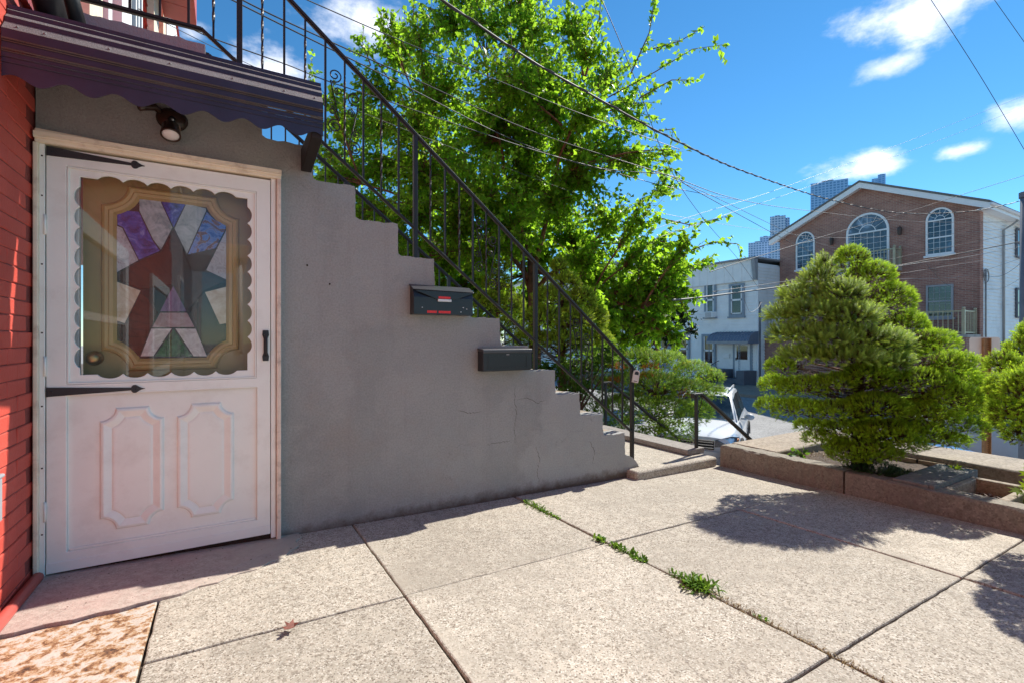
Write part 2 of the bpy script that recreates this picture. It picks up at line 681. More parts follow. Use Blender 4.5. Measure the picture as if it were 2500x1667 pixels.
M = dict(
    concrete=mat_concrete('aggregate_concrete', (.470, .418, .342), (.15, .12, .09), (.68, .64, .56), speck=210, amt=.85, slabs=True),
    concrete_old=mat_concrete('weathered_concrete', (.36, .30, .235), (.12, .09, .06), (.5, .44, .36), speck=90, amt=.4),
    kerb=mat_concrete('stained_kerb_concrete', (.275, .250, .205), (.09, .07, .055), (.44, .40, .34), pink=(.225, .185, .155), speck=110, amt=.4),
    patch=mat_concrete('pinkish_cement', (.47, .39, .335), (.2, .12, .1), (.6, .5, .46), pink=(.43, .29, .255), speck=200, amt=.35, fade=True),
    coping=mat_concrete('grey_coping_stone', (.30, .275, .25), (.15, .13, .12), (.45, .42, .4), speck=120, amt=.3),
    slate=mat_concrete('grey_slate_slab', (.23, .225, .21), (.12, .11, .1), (.35, .33, .32), speck=80, amt=.3),
    asphalt=mat_concrete('street_asphalt', (.32, .315, .305), (.14, .14, .14), (.46, .45, .44), speck=25, amt=.4),
    stucco=mat_stucco(),
    redbrick=mat_redbrick(),
    redwall=plain('red_painted_mortar', (.24, .045, .036), .7, .25, 20, .4, 80),
    redpaint=plain('red_gloss_paint', (.50, .095, .075), .45, .12, 5),
    rust=mat_rust(),
    soil=plain('dark_garden_soil', (.075, .05, .034), .95, .6, 30, 1.0, 70),
    dirt=plain('joint_dirt', (.06, .042, .028), .95, .5, 60, .8, 200),
    door=plain('white_door_paint', (.86, .86, .79), .42, .03, 3, .05, 40, dirt=(.42, .33, .26), dscale=5, damount=.22),
    cream=plain('aged_cream_trim', (.84, .73, .55), .5, .08, 8, .15, 60, dirt=(.30, .18, .11), dscale=9, damount=.55),
    jamb=plain('peach_trim', (.78, .62, .50), .5, .08, 8, .1, 60, dirt=(.2, .12, .08), dscale=10, damount=.6),
    black=mat_metal_paint('black_iron_paint', (.011, .009, .009), .5, .3, .03),
    hinge=mat_metal_paint('black_hinge_paint', (.02, .02, .022), .5, .3),
    mailblack=mat_metal_paint('black_mailbox_enamel', (.013, .013, .016), .3, .2, .03),
    navy=mat_metal_paint('navy_awning_enamel', (.022, .021, .046), .36, .25, .05),
    navy_lit_grit=mat_metal_paint('sunlit_gritty_navy_enamel', (.075, .072, .072), .65, .25, .75),  # sun-facing slats: sunlit lightness put into the gritty enamel colour
    bronze=mat_metal_paint('bronze_lamp_enamel', (.035, .018, .011), .25, .3),
    lens=plain('frosted_lens', (.75, .72, .7), .25, .03),
    white=plain('white_paint', (.84, .84, .84), .5, .05, 5),
    vinyl=plain('white_vinyl_siding', (.84, .84, .83), .55, .05, 2, dirt=(.42, .42, .42), dscale=1.2, damount=.3),
    tan=plain('tan_door_paint', (.42, .30, .11), .4, .06, 4),
    tanm=plain('ochre_moulding', (.60, .41, .16), .38, .06, 4),
    lead=plain('dark_lead', (.02, .015, .014), .5, .2),
    brass=plain('worn_brass', (.45, .30, .13), .3, .2, 20, metal=.9),
    glass=thin_glass('storm_glass'),
    pane=dark_pane('window_glass'),
    pane_blue=dark_pane('blue_window_glass', (.035, .06, .09)),
    curtain=plain('grey_curtain', (.3, .3, .29), .8, .2, 10),
    rubber=plain('tyre_rubber', (.018, .018, .018), .85, .2),
    steel=plain('bright_trim', (.55, .56, .58), .22, .05, metal=.9),
    grey=plain('grey_paint', (.30, .31, .33), .55, .1),
    dgrey=plain('dark_grey_paint', (.12, .125, .15), .6, .12, 3, .2, 20),
    orange=plain('amber_lens', (.8, .25, .06), .2, .05),
    bark=plain('brown_bark', (.16, .085, .045), .9, .45, 14, .9, 50),
    barkred=plain('reddish_bark', (.17, .075, .04), .9, .4, 10, .8, 40),
    deadwood=plain('dead_twigs', (.095, .052, .03), .95, .4, 40),
    cable=plain('cable_rubber', (.04, .04, .042), .55, .2),
    cablegrey=plain('grey_cable', (.28, .27, .26), .5, .2),
    signback=plain('bare_sign_metal', (.66, .63, .57), .45, .05, 4),
    bracket=plain('brown_black_paint', (.012, .008, .006), .75, .2),
    signpost=plain('rusty_sign_post', (.33, .19, .09), .7, .2, 20),
    leaf_brown=plain('dry_leaf', (.15, .035, .018), .7, .3, 50),
    mulch=plain('bark_mulch', (.42, .33, .28), .9, .4, 50),
    orangebrick=plain('orange_brick', (.50, .11, .035), .8, .2, 20, .5, 80),
    shingle=plain('grey_roof_shingle', (.16, .155, .15), .9, .25, 12, .5, 30),
    fascia=plain('white_fascia', (.82, .83, .84), .5, .04),
    rail_gold=plain('pale_gold_rail', (.42, .37, .25), .4, .1, metal=.2),
    lamp_dark=plain('dark_copper', (.05, .03, .025), .4, .2),
    slatgrey=plain('blue_grey_awning', (.16, .19, .25), .5, .1),
    label_red=plain('red_sticker', (.70, .02, .02), .4, .25, 150),
    sticker=plain('pale_sticker', (.65, .68, .68), .4, .1),
    concrete_wall=plain('light_concrete_wall', (.36, .34, .31), .85, .15, 3, .3, 40),
)
# ================================================================== SETTING
RWX = -.745                                   # face of the red brick house


def street_z(X):
    return -1.95 + max(0.0, min(X, 25.0) - 9.0) * .036


def build_street():
    xs = [-60, 5.62, 9, 13, 17, 21, 25, 60, 200, 900]
    V, Fc = [], []
    ys = [-400, -60, -20, 0, 10, 30, 80, 500]
    for x in xs:
        for y in ys:
            V.append((x, y, street_z(x)))
    n = len(ys)
    for i in range(len(xs) - 1):
        for j in range(n - 1):
            Fc.append((i * n + j, (i + 1) * n + j, (i + 1) * n + j + 1, i * n + j + 1))
    o = np_object('street', np.array(V), np.array(Fc), M['asphalt'])
    tag(o, kind='structure')
    # far pavement in front of the houses opposite
    b = MB()
    x0, x1 = 20.6, 23.9
    for ya, yb in ((-14, 4), (4, 18), (18, 40)):
        b.hexa([(x0, ya, street_z(x0) - .1), (x1, ya, street_z(x1) - .1), (x1, yb, street_z(x1) - .1), (x0, yb, street_z(x0) - .1),
                (x0, ya, street_z(x0) + .13), (x1, ya, street_z(x1) + .13), (x1, yb, street_z(x1) + .13), (x0, yb, street_z(x0) + .13)])
    tag(b.build('sidewalk', M['concrete_old']), kind='structure')


build_street()


def jag(p, q, step=.028, amp=.0026):
    d = (Vector(q) - Vector(p))
    n = max(1, int(d.length / step))
    nrm = Vector((-d.y, d.x)).normalized()
    out = []
    for i in range(n):
        t = i / n
        w = random.gauss(0, amp) if 0 < i else 0
        out.append(tuple(Vector(p) + d * t + nrm * w))
    return out


def build_paving():
    root = empty('pavement', (1.6, 1.0, 0), kind='structure')
    bed = MB()
    P = [(RWX, -6), (4.0, -6), (4.0, 3.1), (RWX, 3.1)]
    bed.hexa([(x, y, -.45) for x, y in P] + [(x, y, gz(x, y) - .014) for x, y in P])
    bed.build('bed', M['dirt'], root)
    xs = [RWX + .004, .66, 1.80, 2.968, 3.985]
    ys = [3.0, 2.012, .872, -.28, -1.43, -2.58, -3.73, -4.9]
    k = 0
    for i in range(4):
        for j in range(7):
            x0, x1, y1, y0 = xs[i], xs[i + 1], ys[j], ys[j + 1]
            g = .0028
            gl, gr = g, g
            if i == 2: gl = .0075                 # the wide weedy seam
            if i == 1: gr = .0075
            ya = y1 - (.004 if j else -.0)
            pts = [(x0 + gl, y0 + g), (x1 - gr, y0 + g), (x1 - gr, ya), (x0 + gl, ya)]
            if i == 0 and j == 0:
                pts = [(-.235, y0 + g), (x1 - gr, y0 + g), (x1 - gr, ya), (-.235, ya)]
            if i == 0 and j == 1:
                pts = [(-.235, y0 + g), (x1 - gr, y0 + g), (x1 - gr, ya), (-.235, ya)]
            dz = random.uniform(-.0035, .0035)
            tilt = random.uniform(-.0015, .0015)
            cx = sum(p[0] for p in pts) / len(pts)
            b = MB()
            top = [(x, y, gz(x, y) + dz + tilt * (x - cx)) for x, y in pts]
            bot = [(x, y, gz(x, y) - .10) for x, y in pts]
            def wave(pl, zoff):
                q = []
                for p_, p2 in zip(pl, pl[1:] + pl[:1]):
                    for xx, yy in jag(p_, p2, .05, .0013):
                        q.append((xx, yy))
                return q
            w_ = wave(pts, 0)
            top = [(x, y, gz(x, y) + dz + tilt * (x - cx)) for x, y in w_]
            bot = [(x, y, gz(x, y) - .10) for x, y in w_]
            b.loft([bot, top], True, True, True)
            b.build('slab', M['concrete'], root, bevel=.007, seg=2)
            k += 1
    # smooth pinkish patch in front of the door, broken along its edge by the hatch
    edge = [(-.74, 2.435), (-.66, 2.43), (-.58, 2.447), (-.50, 2.436), (-.43, 2.452), (-.36, 2.447), (-.31, 2.462), (-.24, 2.475),
            (-.16, 2.485), (-.10, 2.53), (-.03, 2.535), (.05, 2.59), (.13, 2.60), (.19, 2.66), (.25, 2.68), (.29, 2.75), (.34, 2.80), (.33, 2.88), (.37, 2.93), (.36, 2.999), (RWX + .004, 3.0)]
    b = MB()
    zt = lambda x, y: gz(x, y) + (.016 if x < -.3 else .016 - .0115 * min(1, (x + .3) / .3))
    b.loft([[(x, y, gz(x, y) - .05) for x, y in edge], [(x, y, zt(x, y)) for x, y in edge]], True, True, True)
    b.build('cement_patch', M['patch'], root, bevel=.0022)
    return root


PAVE = build_paving()


def build_yard():
    # raised front yard behind the stoop, held by the wall along the street
    b = MB()
    P = [(-30, 4.72), (5.25, 4.72), (5.5, 5.6), (6.3, 7.5), (6.9, 10), (6.9, 40), (-30, 40)]
    b.loft([[(x, y, -2.3) for x, y in P], [(x, y, -.38 if x < 0 else -.42) for x, y in P]], True, True, True)
    tag(b.build('garden_ground', M['soil']), kind='structure')


build_yard()

# ================================================================== RED BRICK HOUSE (left)
def rect_yz(a, b, c, d):
    return [(a, c), (b, c), (b, d), (a, d)]


def build_red_house():
    root = empty('red_brick_house', (RWX, 2.0, 0), 'red painted brick house at the left edge beside the white storm door', 'house')
    b = MB()
    b.box(-9, RWX - .0050, -3.6, 3.6, -.5, 2.50)
    b.build('wall', M['redwall'], root)
    # painted bricks that can be picked apart
    meshes = []
    for k in range(4):
        m = MB()
        j = lambda: random.uniform(-.0022, .0022)
        d0, L, H = .0065, .1030, .0317
        p = [(-.03, -L + j(), -H + j()), (d0 + j(), -L + j(), -H + j()), (d0 + j(), L + j(), -H + j()), (-.03, L + j(), -H + j()),
             (-.03, -L + j(), H + j()), (d0 + j(), -L + j(), H + j()), (d0 + j(), L + j(), H + j()), (-.03, L + j(), H + j())]
        m.hexa(p)
        meshes.append(m.mesh('brick', M['redbrick']))
    course, ln = .0665, .2095
    for r in range(37):
        z = .036 + r * course
        y = 2.995 - ln / 2 - (ln / 2 if r % 2 else 0)
        while y > 1.55:
            o = link('brick', random.choice(meshes), root, (RWX - .0065 + random.uniform(-.002, .001), y + random.uniform(-.002, .002), z))
            o.rotation_euler = (random.uniform(-.008, .008), 0, random.uniform(-.01, .01))
            bv = o.modifiers.new('bevel', 'BEVEL')
            bv.width, bv.segments = .0035, 1
            y -= ln
    # lower brickwork further along the wall, seen only mirrored in the storm door
    b = MB()
    b.box(RWX - .02, RWX - .004, -3.55, 1.5, -.3, 2.48)
    b.build('brickwork', MB_FAR, root)
    # red base pipe along the foot of the wall
    b = MB()
    b.tube([(RWX + .026, 2.93, gz(RWX, 2.93) + .028), (RWX + .026, 1.2, gz(RWX, 1.2) + .028)], .022, 10)
    b.build('base_pipe', M['redpaint'], root, True)
    # upper storey, set along the same line, behind the landing
    up = MB()
    n = 40
    for i in range(n):
        z0 = 2.50 + i * .115
        up.hexa([(-9, -3.6, z0), (RWX - .018, -3.6, z0), (RWX - .018, 12, z0), (-9, 12, z0), (-9, -3.6, z0 + .115), (RWX - .045, -3.6, z0 + .115), (RWX - .045, 12, z0 + .115), (-9, 12, z0 + .115)])
    up.build('clapboard', M['redpaint'], root)

    # two ground floor windows with white frames, added out of view to cut red bounce
    for ya, yb in ((.72, 2.40), (-2.9, -.9)):
        m = MB(); m.prism(rect_yz(ya, yb, .63, 1.86), RWX - .004, RWX + .03, 'yz', [list(reversed(rect_yz(ya + .13, yb - .13, .76, 1.73)))])
        w_ = m.build('window', M['white'], root, bevel=.004)
        m = MB(); m.box(RWX - .002, RWX + .008, ya + .12, yb - .12, .75, 1.74); m.build('pane', M['pane'], w_)
        m = MB(); m.box(RWX + .0085, RWX + .026, ya + .12, yb - .12, 1.22, 1.27); m.build('meeting_rail', M['white'], w_)

    def strip(name, xa, xb, z0, z1, mat, d=.03):
        ya, yb = on_x(xa, 60, RWX)[1], on_x(xb, 60, RWX)[1]
        m = MB()
        m.box(RWX - .03, RWX + d, min(ya, yb), max(ya, yb), z0, z1)
        return m.build(name, M[mat], root, bevel=.004)
    strip('pilaster', 193, 227, 2.5, 6, 'cream', .05)
    strip('door_frame', 229, 235, 2.5, 4.9, 'bronze', .02)
    strip('front_door', 236, 247, 2.5, 4.8, 'redpaint', .005)
    strip('door_frame', 248, 257, 2.5, 4.9, 'white', .04)
    strip('pilaster', 279, 304, 2.5, 6, 'white', .05)
    w = strip('window', 306, 346, 2.55, 5.0, 'dark_win', .0)
    for xa in (322, 329, 337):
        m = MB()
        ya, yb = on_x(xa, 60, RWX)[1], on_x(xa + 2.4, 60, RWX)[1]
        m.box(RWX + .002, RWX + .03, ya, yb, 2.6, 5)
        m.build('sash', M['white'], w)
    strip('corner_board', 366, 378, 2.5, 6, 'cream', .04)
    strip('corner_board', 390, 396, 2.5, 6, 'cream', .04)
    strip('corner_board', 397, 440, 2.5, 6.2, 'white', .05)
    m = MB()
    for k in range(5):
        y0 = 5.9 + k * .36
        m.box(RWX + .06, -.33, y0, y0 + .35, 5.28, 5.32)
    m.build('porch_soffit', M['redpaint'], root)
    m = MB()
    m.box(RWX + .06, -.33, 5.88, 7.72, 5.325, 5.75)
    m.build('porch_roof', M['redpaint'], root)
    return root


MB_FAR = mat_facade_brick('red_brickwork', (.43, .085, .06), (.36, .068, .05), (.12, .03, .025), 1.0)
M['dark_win'] = dark_pane('dark_window_glass', (.03, .02, .02))
RED = build_red_house()

# grey box fixed to the red wall
b = MB()
b.box(RWX + .003, RWX + .045, 2.10, 2.472, .44, .598)
b.box(RWX + .003, RWX + .050, 2.09, 2.48, .598, .612)
tag(b.build('wall_box', M['grey'], bevel=.006), 'grey metal box fixed low on the sunlit red brick wall', 'utility box')

# black pipes standing in for the dark underside of an upper awning hood
b = MB()
b.tube([(RWX + .10, 2.86, 2.47), (RWX + .09, 2.72, 2.60), (RWX + .06, 2.62, 2.78), (RWX + .055, 2.6, 3.6)], .055, 12)
b.tube([(RWX + .17, 2.95, 2.50), (RWX + .15, 2.86, 2.62), (RWX + .14, 2.82, 3.6)], .035, 10)
tag(b.build('hood_stand_in_pipe', M['black'], smooth=True), 'black pipes standing in for an upper hood underside behind the dark awning at the house corner', 'pipe')

# neighbour's white porch further along the red wall (seen mirrored in the storm door)
def porch():
    root = empty('porch', (-.2, -7.5, 0), 'white neighbouring porch with columns mirrored in the storm door glass', 'porch')
    b = MB(); b.box(RWX, .35, -9.2, -6.4, -.3, .75); b.build('deck', M['white'], root)
    b = MB(); b.box(RWX, .45, -9.3, -6.3, 2.9, 3.2); b.build('roof', M['white'], root, bevel=.02)
    for y in (-9.1, -7.8, -6.5):
        b = MB(); b.tube([(.25, y, .75), (.25, y, 2.9)], [.10, .08], 12); b.build('column', M['white'], root, True)
    b = MB(); b.box(.2, .28, -9.1, -6.5, 1.45, 1.52)
    for k in range(22): b.box(.22, .26, -9.05 + k * .12, -9.01 + k * .12, .75, 1.45)
    b.build('balustrade', M['white'], root)


porch()

# plain pale house added out of view against red bounce, further along the same side of the street (mirrored in the storm door, closes the yard to the south)
root = empty('added_neighbour_house', (-4, -9, 0), 'off-camera neighbouring house added to cut red bounce south of the yard, mirrored in the door glass', 'house')
b = MB(); b.box(-10, RWX - .02, -16, -3.65, -.6, 7.0); b.build('wall', M['grey'], root)
b = MB(); b.box(-10, RWX + .25, -16, -3.7, 7.0, 7.3); b.build('roof', M['grey'], root)
for yy in (-5.4, -11.5, -14):
    for zz in (.7, 3.9):
        b = MB(); b.box(RWX - .02, RWX + .02, yy - .5, yy + .5, zz, zz + 1.6); w_ = b.build('window', M['white'], root)
        b = MB(); b.box(RWX + .02, RWX + .03, yy - .42, yy + .42, zz + .08, zz + 1.52); b.build('pane', M['pane'], w_)

# ================================================================== STOOP
NOSE = [(-.09, 2.645), (.17, 2.42), (.431, 2.215), (.672, 2.025), (.937, 1.83), (1.182, 1.63), (1.437, 1.43), (1.677, 1.25), (1.920, 1.055), (2.160, .868), (2.396, .682), (2.636, .502), (2.876, .322)]
DX0, DX1, DZ1 = RWX, .268, 2.035               # doorway in the stoop wall


def profile():
    pts = [(RWX + .002, 2.645)]
    top = [(RWX + .002, 2.645)]
    for i, (x, z) in enumerate(NOSE):
        top.append((x, z))
        zn = NOSE[i + 1][1] if i + 1 < len(NOSE) else .13
        top.append((x + .006, zn + .012))
        top.append((x + .026, zn))
    top += [(2.93, .125), (2.975, .098), (3.03, .04), (3.085, -.03), (3.105, -.075)]
    out = []
    for p, q in zip(top[:-1], top[1:]):
        out += jag(p, q)
    out.append(top[-1])
    out += [(3.10, -.2), (DX1, -.2), (DX1, DZ1), (RWX + .002, DZ1 + .02)]
    return out


def notched(x0, x1, z0, z1, r, d=0.0, n=6):
    """rectangle whose corners are scooped out by arcs of radius r, inset by d"""
    R = r + d
    e = math.sqrt(max(R * R - d * d, 0))
    a0 = math.asin(min(1, d / R))
    pts = []
    for cx, cz, sx, sz in ((x0, z0, 1, 1), (x1, z0, -1, 1), (x1, z1, -1, -1), (x0, z1, 1, -1)):
        arc = []
        for k in range(n + 1):
            t = a0 + (PI / 2 - 2 * a0) * k / n
            arc.append((cx + sx * R * math.sin(t), cz + sz * R * math.cos(t)))
        if sx * sz < 0: arc.reverse()
        pts += arc
    return pts


def ring_relief(b, loops_y):
    b.loft([[(x, y, z) for x, z in lp] for lp, y in loops_y], True, False, True)


def scallop_outline():
    x0, x1, z0, z1, dp = -.585, .103, .936, 1.861, .021
    pts = []
    def run(p, q, n, nrm):
        for i in range(n):
            for k in range(7):
                t = (i + k / 7) / n
                u = k / 7
                bulge = dp * (1 - (2 * u - 1) ** 2) ** .75
                pts.append((p[0] + (q[0] - p[0]) * t + nrm[0] * bulge, p[1] + (q[1] - p[1]) * t + nrm[1] * bulge))
    pts.append((x0, z0)); run((x0 + .062, z0), (x1 - .05, z0), 6, (0, -1)); pts.append((x1 - .05, z0)); pts.append((x1, z0))
    run((x1, z0 + .09), (x1, z1 - .045), 9, (1, 0)); pts.append((x1, z1 - .045)); pts.append((x1, z1))
    run((x1 - .055, z1), (x0 + .062, z1), 6, (0, 1)); pts.append((x0 + .062, z1)); pts.append((x0, z1))
    run((x0, z1 - .045), (x0, z0 + .03), 9, (-1, 0)); pts.append((x0, z0 + .03))
    return pts


def rect(x0, x1, z0, z1):
    return [(x0, z0), (x1, z0), (x1, z1), (x0, z1)]


def build_stoop():
    root = empty('stoop', (1.2, 3.0, 0), 'grey stucco front stoop with stepped side wall and a basement door under it', 'stoop')
    b = MB()
    b.prism(profile(), 3.0, 3.15, 'xz')
    b.build('wall', M['stucco'], root, bevel=.012, seg=2)
    b = MB()                                            # far side wall
    far = [(RWX, -.6), (RWX, 2.63)] + [p for i, (x, z) in enumerate(NOSE) for p in ((x, z - .02), (x, (NOSE[i + 1][1] if i + 1 < len(NOSE) else .05) - .02))] + [(2.9, -.6)]
    b.prism(far, 4.55, 4.69, 'xz')
    b.build('far_wall', M['stucco'], root)
    prev = RWX
    for i, (x, z) in enumerate(NOSE):
        t = MB()
        t.box(prev + (.0 if i == 0 else .004), x - .004, 3.152, 4.548, z - .26, z - .004)
        nm = 'landing' if i == 0 else 'tread'
        t.build(nm, M['concrete_old'], root, bevel=.008)
        prev = x
    # hairline cracks and two old anchor holes in the render
    for pl in ([(1258, 948), (1256, 985), (1262, 1020), (1255, 1052), (1259, 1090)], [(1188, 1094), (1214, 1089), (1247, 1083)], [(1309, 1098), (1318, 1128), (1311, 1160), (1316, 1186)],
               [(1262, 985), (1286, 979), (1312, 992), (1335, 985)], [(1120, 1010), (1150, 1018), (1175, 1012)], [(1440, 1085), (1452, 1110), (1447, 1140)]):
        P = [on_y(x, y, 2.9994) for x, y in pl]
        Q = []
        for p, p2 in zip(P[:-1], P[1:]):
            Q += jag((p[0], p[2]), (p2[0], p2[2]), .012, .0035)
        Q.append((P[-1][0], P[-1][2]))
        m = MB()
        n_ = len(Q)
        L = []
        for i, (x, z) in enumerate(Q):
            w_ = .0008 * math.sin(PI * (i + .5) / n_) + .0003
            L.append([(x - w_, 2.9994, z - w_), (x + w_, 2.9994, z + w_), (x + w_, 3.004, z + w_), (x - w_, 3.004, z - w_)])
        m.loft(L, True, True, True)
        m.build('crack', M['dirt'], root)
    for x, y in ((750, 657), (805, 703)):
        c = on_y(x, y, 2.9985)
        m = MB(); m.ball(c, (.0055, .002, .006), 8, 5); m.build('anchor_hole', M['bronze'], root, True)
    # --- door frame
    b = MB(); b.box(-.752 + .012, -.722, 2.945, 3.14, -.005, 1.985); b.build('casing', M['cream'], root, bevel=.004)
    b = MB(); b.box(-.722, -.7035, 2.962, 3.14, .01, 1.985); b.build('jamb', M['door'], root, bevel=.002)
    b = MB(); b.box(.2165, .240, 2.965, 3.14, .01, 1.985); b.build('jamb', M['door'], root, bevel=.002)
    b = MB(); b.box(.243, .266, 2.95, 3.14, -.012, 2.0); b.build('casing', M['jamb'], root, bevel=.004)
    hd = MB()
    hd.hexa([(-.735, 2.945, 1.985), (.266, 2.945, 1.985), (.266, 3.14, 1.985), (-.735, 3.14, 1.985), (-.735, 2.945, 2.048), (.266, 2.945, 2.012), (.266, 3.14, 2.012), (-.735, 3.14, 2.048)])
    hd.build('head_casing', M['cream'], root, bevel=.006)
    b = MB(); b.box(-.735, .266, 2.932, 2.9445, 2.012, 2.03); b.tube([(-.735, 2.94, 2.008), (.266, 2.94, 2.006)], .007, 6); b.build('casing_bead', M['cream'], root)
    b = MB(); b.box(-.70, .2165, 2.985, 3.2, -.03, .033); b.build('threshold', M['bronze'], root)
    for z in (.22, .52, .80, 1.13, 1.44, 1.75, 1.93):
        s_ = MB(); s_.ball((-.7125, 2.962, z), (.004, .002, .004), 8, 4); s_.build('nail', M['bronze'], root, True)
    # --- storm door
    xl, xr, zb, zt = -.700, .2135, .040, 1.976
    d = MB()
    hole_w = rect(-.630, .145, .893, 1.902)
    hole_p = rect(-.630, .148, .122, .843)
    d.prism(rect(xl, xr, zb, zt), 2.968, 2.998, 'xz', [list(reversed(hole_w)), list(reversed(hole_p))])
    door = d.build('storm_door', M['door'], root, bevel=.003)
    m = MB(); m.prism(rect(xl, xr, zb - .004, .083), 2.962, 2.9675); m.build('sweep', M['door'], door, bevel=.002)
    m = MB(); sc = scallop_outline()
    m.prism(rect(-.629, .144, .894, 1.901), 2.9765, 2.990, 'xz', [list(reversed(sc))])
    m.build('glazing_insert', M['door'], door, bevel=.0015)
    m = MB()
    for (xa, xb, za, zb_) in ((-.629, .144, 1.893, 1.901), (-.629, .144, .894, .901), (-.629, -.622, .902, 1.892), (.137, .144, .902, 1.892)):
        m.box(xa, xb, 2.9675, 2.976, za, zb_)
    m.build('glazing_bead', M['door'], door, bevel=.002)
    m = MB(); m.box(-.609, .127, 2.9915, 2.9945, .912, 1.885); m.build('glass', M['glass'], door)
    m = MB(); m.box(-.6295, .1475, 2.984, 2.996, .1225, .8425); m.build('kick_panel', M['door'], door)
    for (xa, xb) in ((-.515, -.264), (-.212, .040)):
        m = MB()
        L = lambda q: notched(xa, xb, .186, .772, .060, q)
        L2 = lambda q: notched(xa, xb, .186, .772, .060, q)
        ring_relief(m, [(L(0), 2.9838), (L(.007), 2.974), (L(.016), 2.9715), (L(.040), 2.9805), (L(.046), 2.9825), (L(.052), 2.9795), (L(.060), 2.9785)])
        m.build('raised_panel', M['door'], door)
    m = MB(); m.box(-.622, .142, 2.9665, 2.9845, .843, .850); m.build('drip_rail', M['door'], door, bevel=.002)
    m = MB(); m.box(-.62, .14, 2.972, 2.9838, .1225, .133); m.build('drip_rail', M['door'], door, bevel=.002)
    for zc, zl in ((1.957, 1.951), (.863, .862)):
        m = MB()
        y0, y1 = 2.9625, 2.9675
        pl = [(-.699, zc - .022), (-.699, zc + .021), (-.394, zl + .0065), (-.391, zl + .013), (-.386, zl + .018), (-.379, zl + .0195), (-.372, zl + .0175), (-.363, zl + .010), (-.352, zl + .004), (-.338, zl), (-.352, zl - .004), (-.363, zl - .010), (-.372, zl - .0175), (-.379, zl - .0195), (-.386, zl - .018), (-.391, zl - .013), (-.394, zl - .0065)]
        m.prism(pl, y0, y1)
        hg = m.build('strap_hinge', M['hinge'], door, bevel=.0015)
        s_ = MB()
        for xx in (-.68, -.56, -.374):
            s_.ball((xx, y0, zc if xx < -.5 else zl), (.004, .0025, .004), 8, 4)
        s_.build('screw', M['hinge'], hg, True)
    for zc in (.32, 1.62, .98):
        m = MB(); m.tube([(-.7035, 2.9635, zc - .045), (-.7035, 2.9635, zc + .045)], .0058, 8); m.build('hinge_knuckle', M['door'], door, True)
    m = MB()
    m.prism([(.176, .985), (.204, .985), (.2065, 1.01), (.200, 1.03), (.200, 1.105), (.2065, 1.125), (.204, 1.15), (.176, 1.15), (.1735, 1.125), (.180, 1.105), (.180, 1.03), (.1735, 1.01)], 2.961, 2.9675)
    m.tube([(.190, 2.962, 1.125), (.190, 2.935, 1.112), (.190, 2.925, 1.085), (.190, 2.928, 1.045), (.190, 2.962, 1.015)], [.006, .007, .008, .007, .006], 8)
    m.box(.184, .196, 2.94, 2.962, 1.118, 1.128)
    m.build('handle', M['hinge'], door, bevel=.001)
    # --- wooden door behind the glass
    y = 3.10
    m = MB(); m.box(-.600, .2455, y + .012, 3.145, .02, 2.0)
    inner = m.build('inner_door', M['tan'], root)
    m = MB(); m.box(-.6985, -.645, 3.085, 3.139, .02, 1.99); m.box(-.645, -.612, 3.10, 3.139, .02, 1.99); m.build('inner_jamb', M['white'], root, bevel=.003)
    o = lambda q: notched(-.532, .068, .940, 1.880, .105, q)
    m = MB()
    ring = [(o(0), y + .0125), (o(.008), y - .006), (o(.018), y - .012), (o(.030), y - .007), (o(.036), y - .013), (o(.05), y - .011), (o(.064), y + .006)]
    m.loft([[(x, yy, z) for x, z in lp] for lp, yy in ring], True, False, False)
    m.build('moulding', M['tanm'], inner)
    m = MB(); m.prism(o(.060), y + .0075, y + .0095); m.build('lead_came', M['lead'], inner)
    return root, door, inner


STOOP, STORM, INNER = build_stoop()


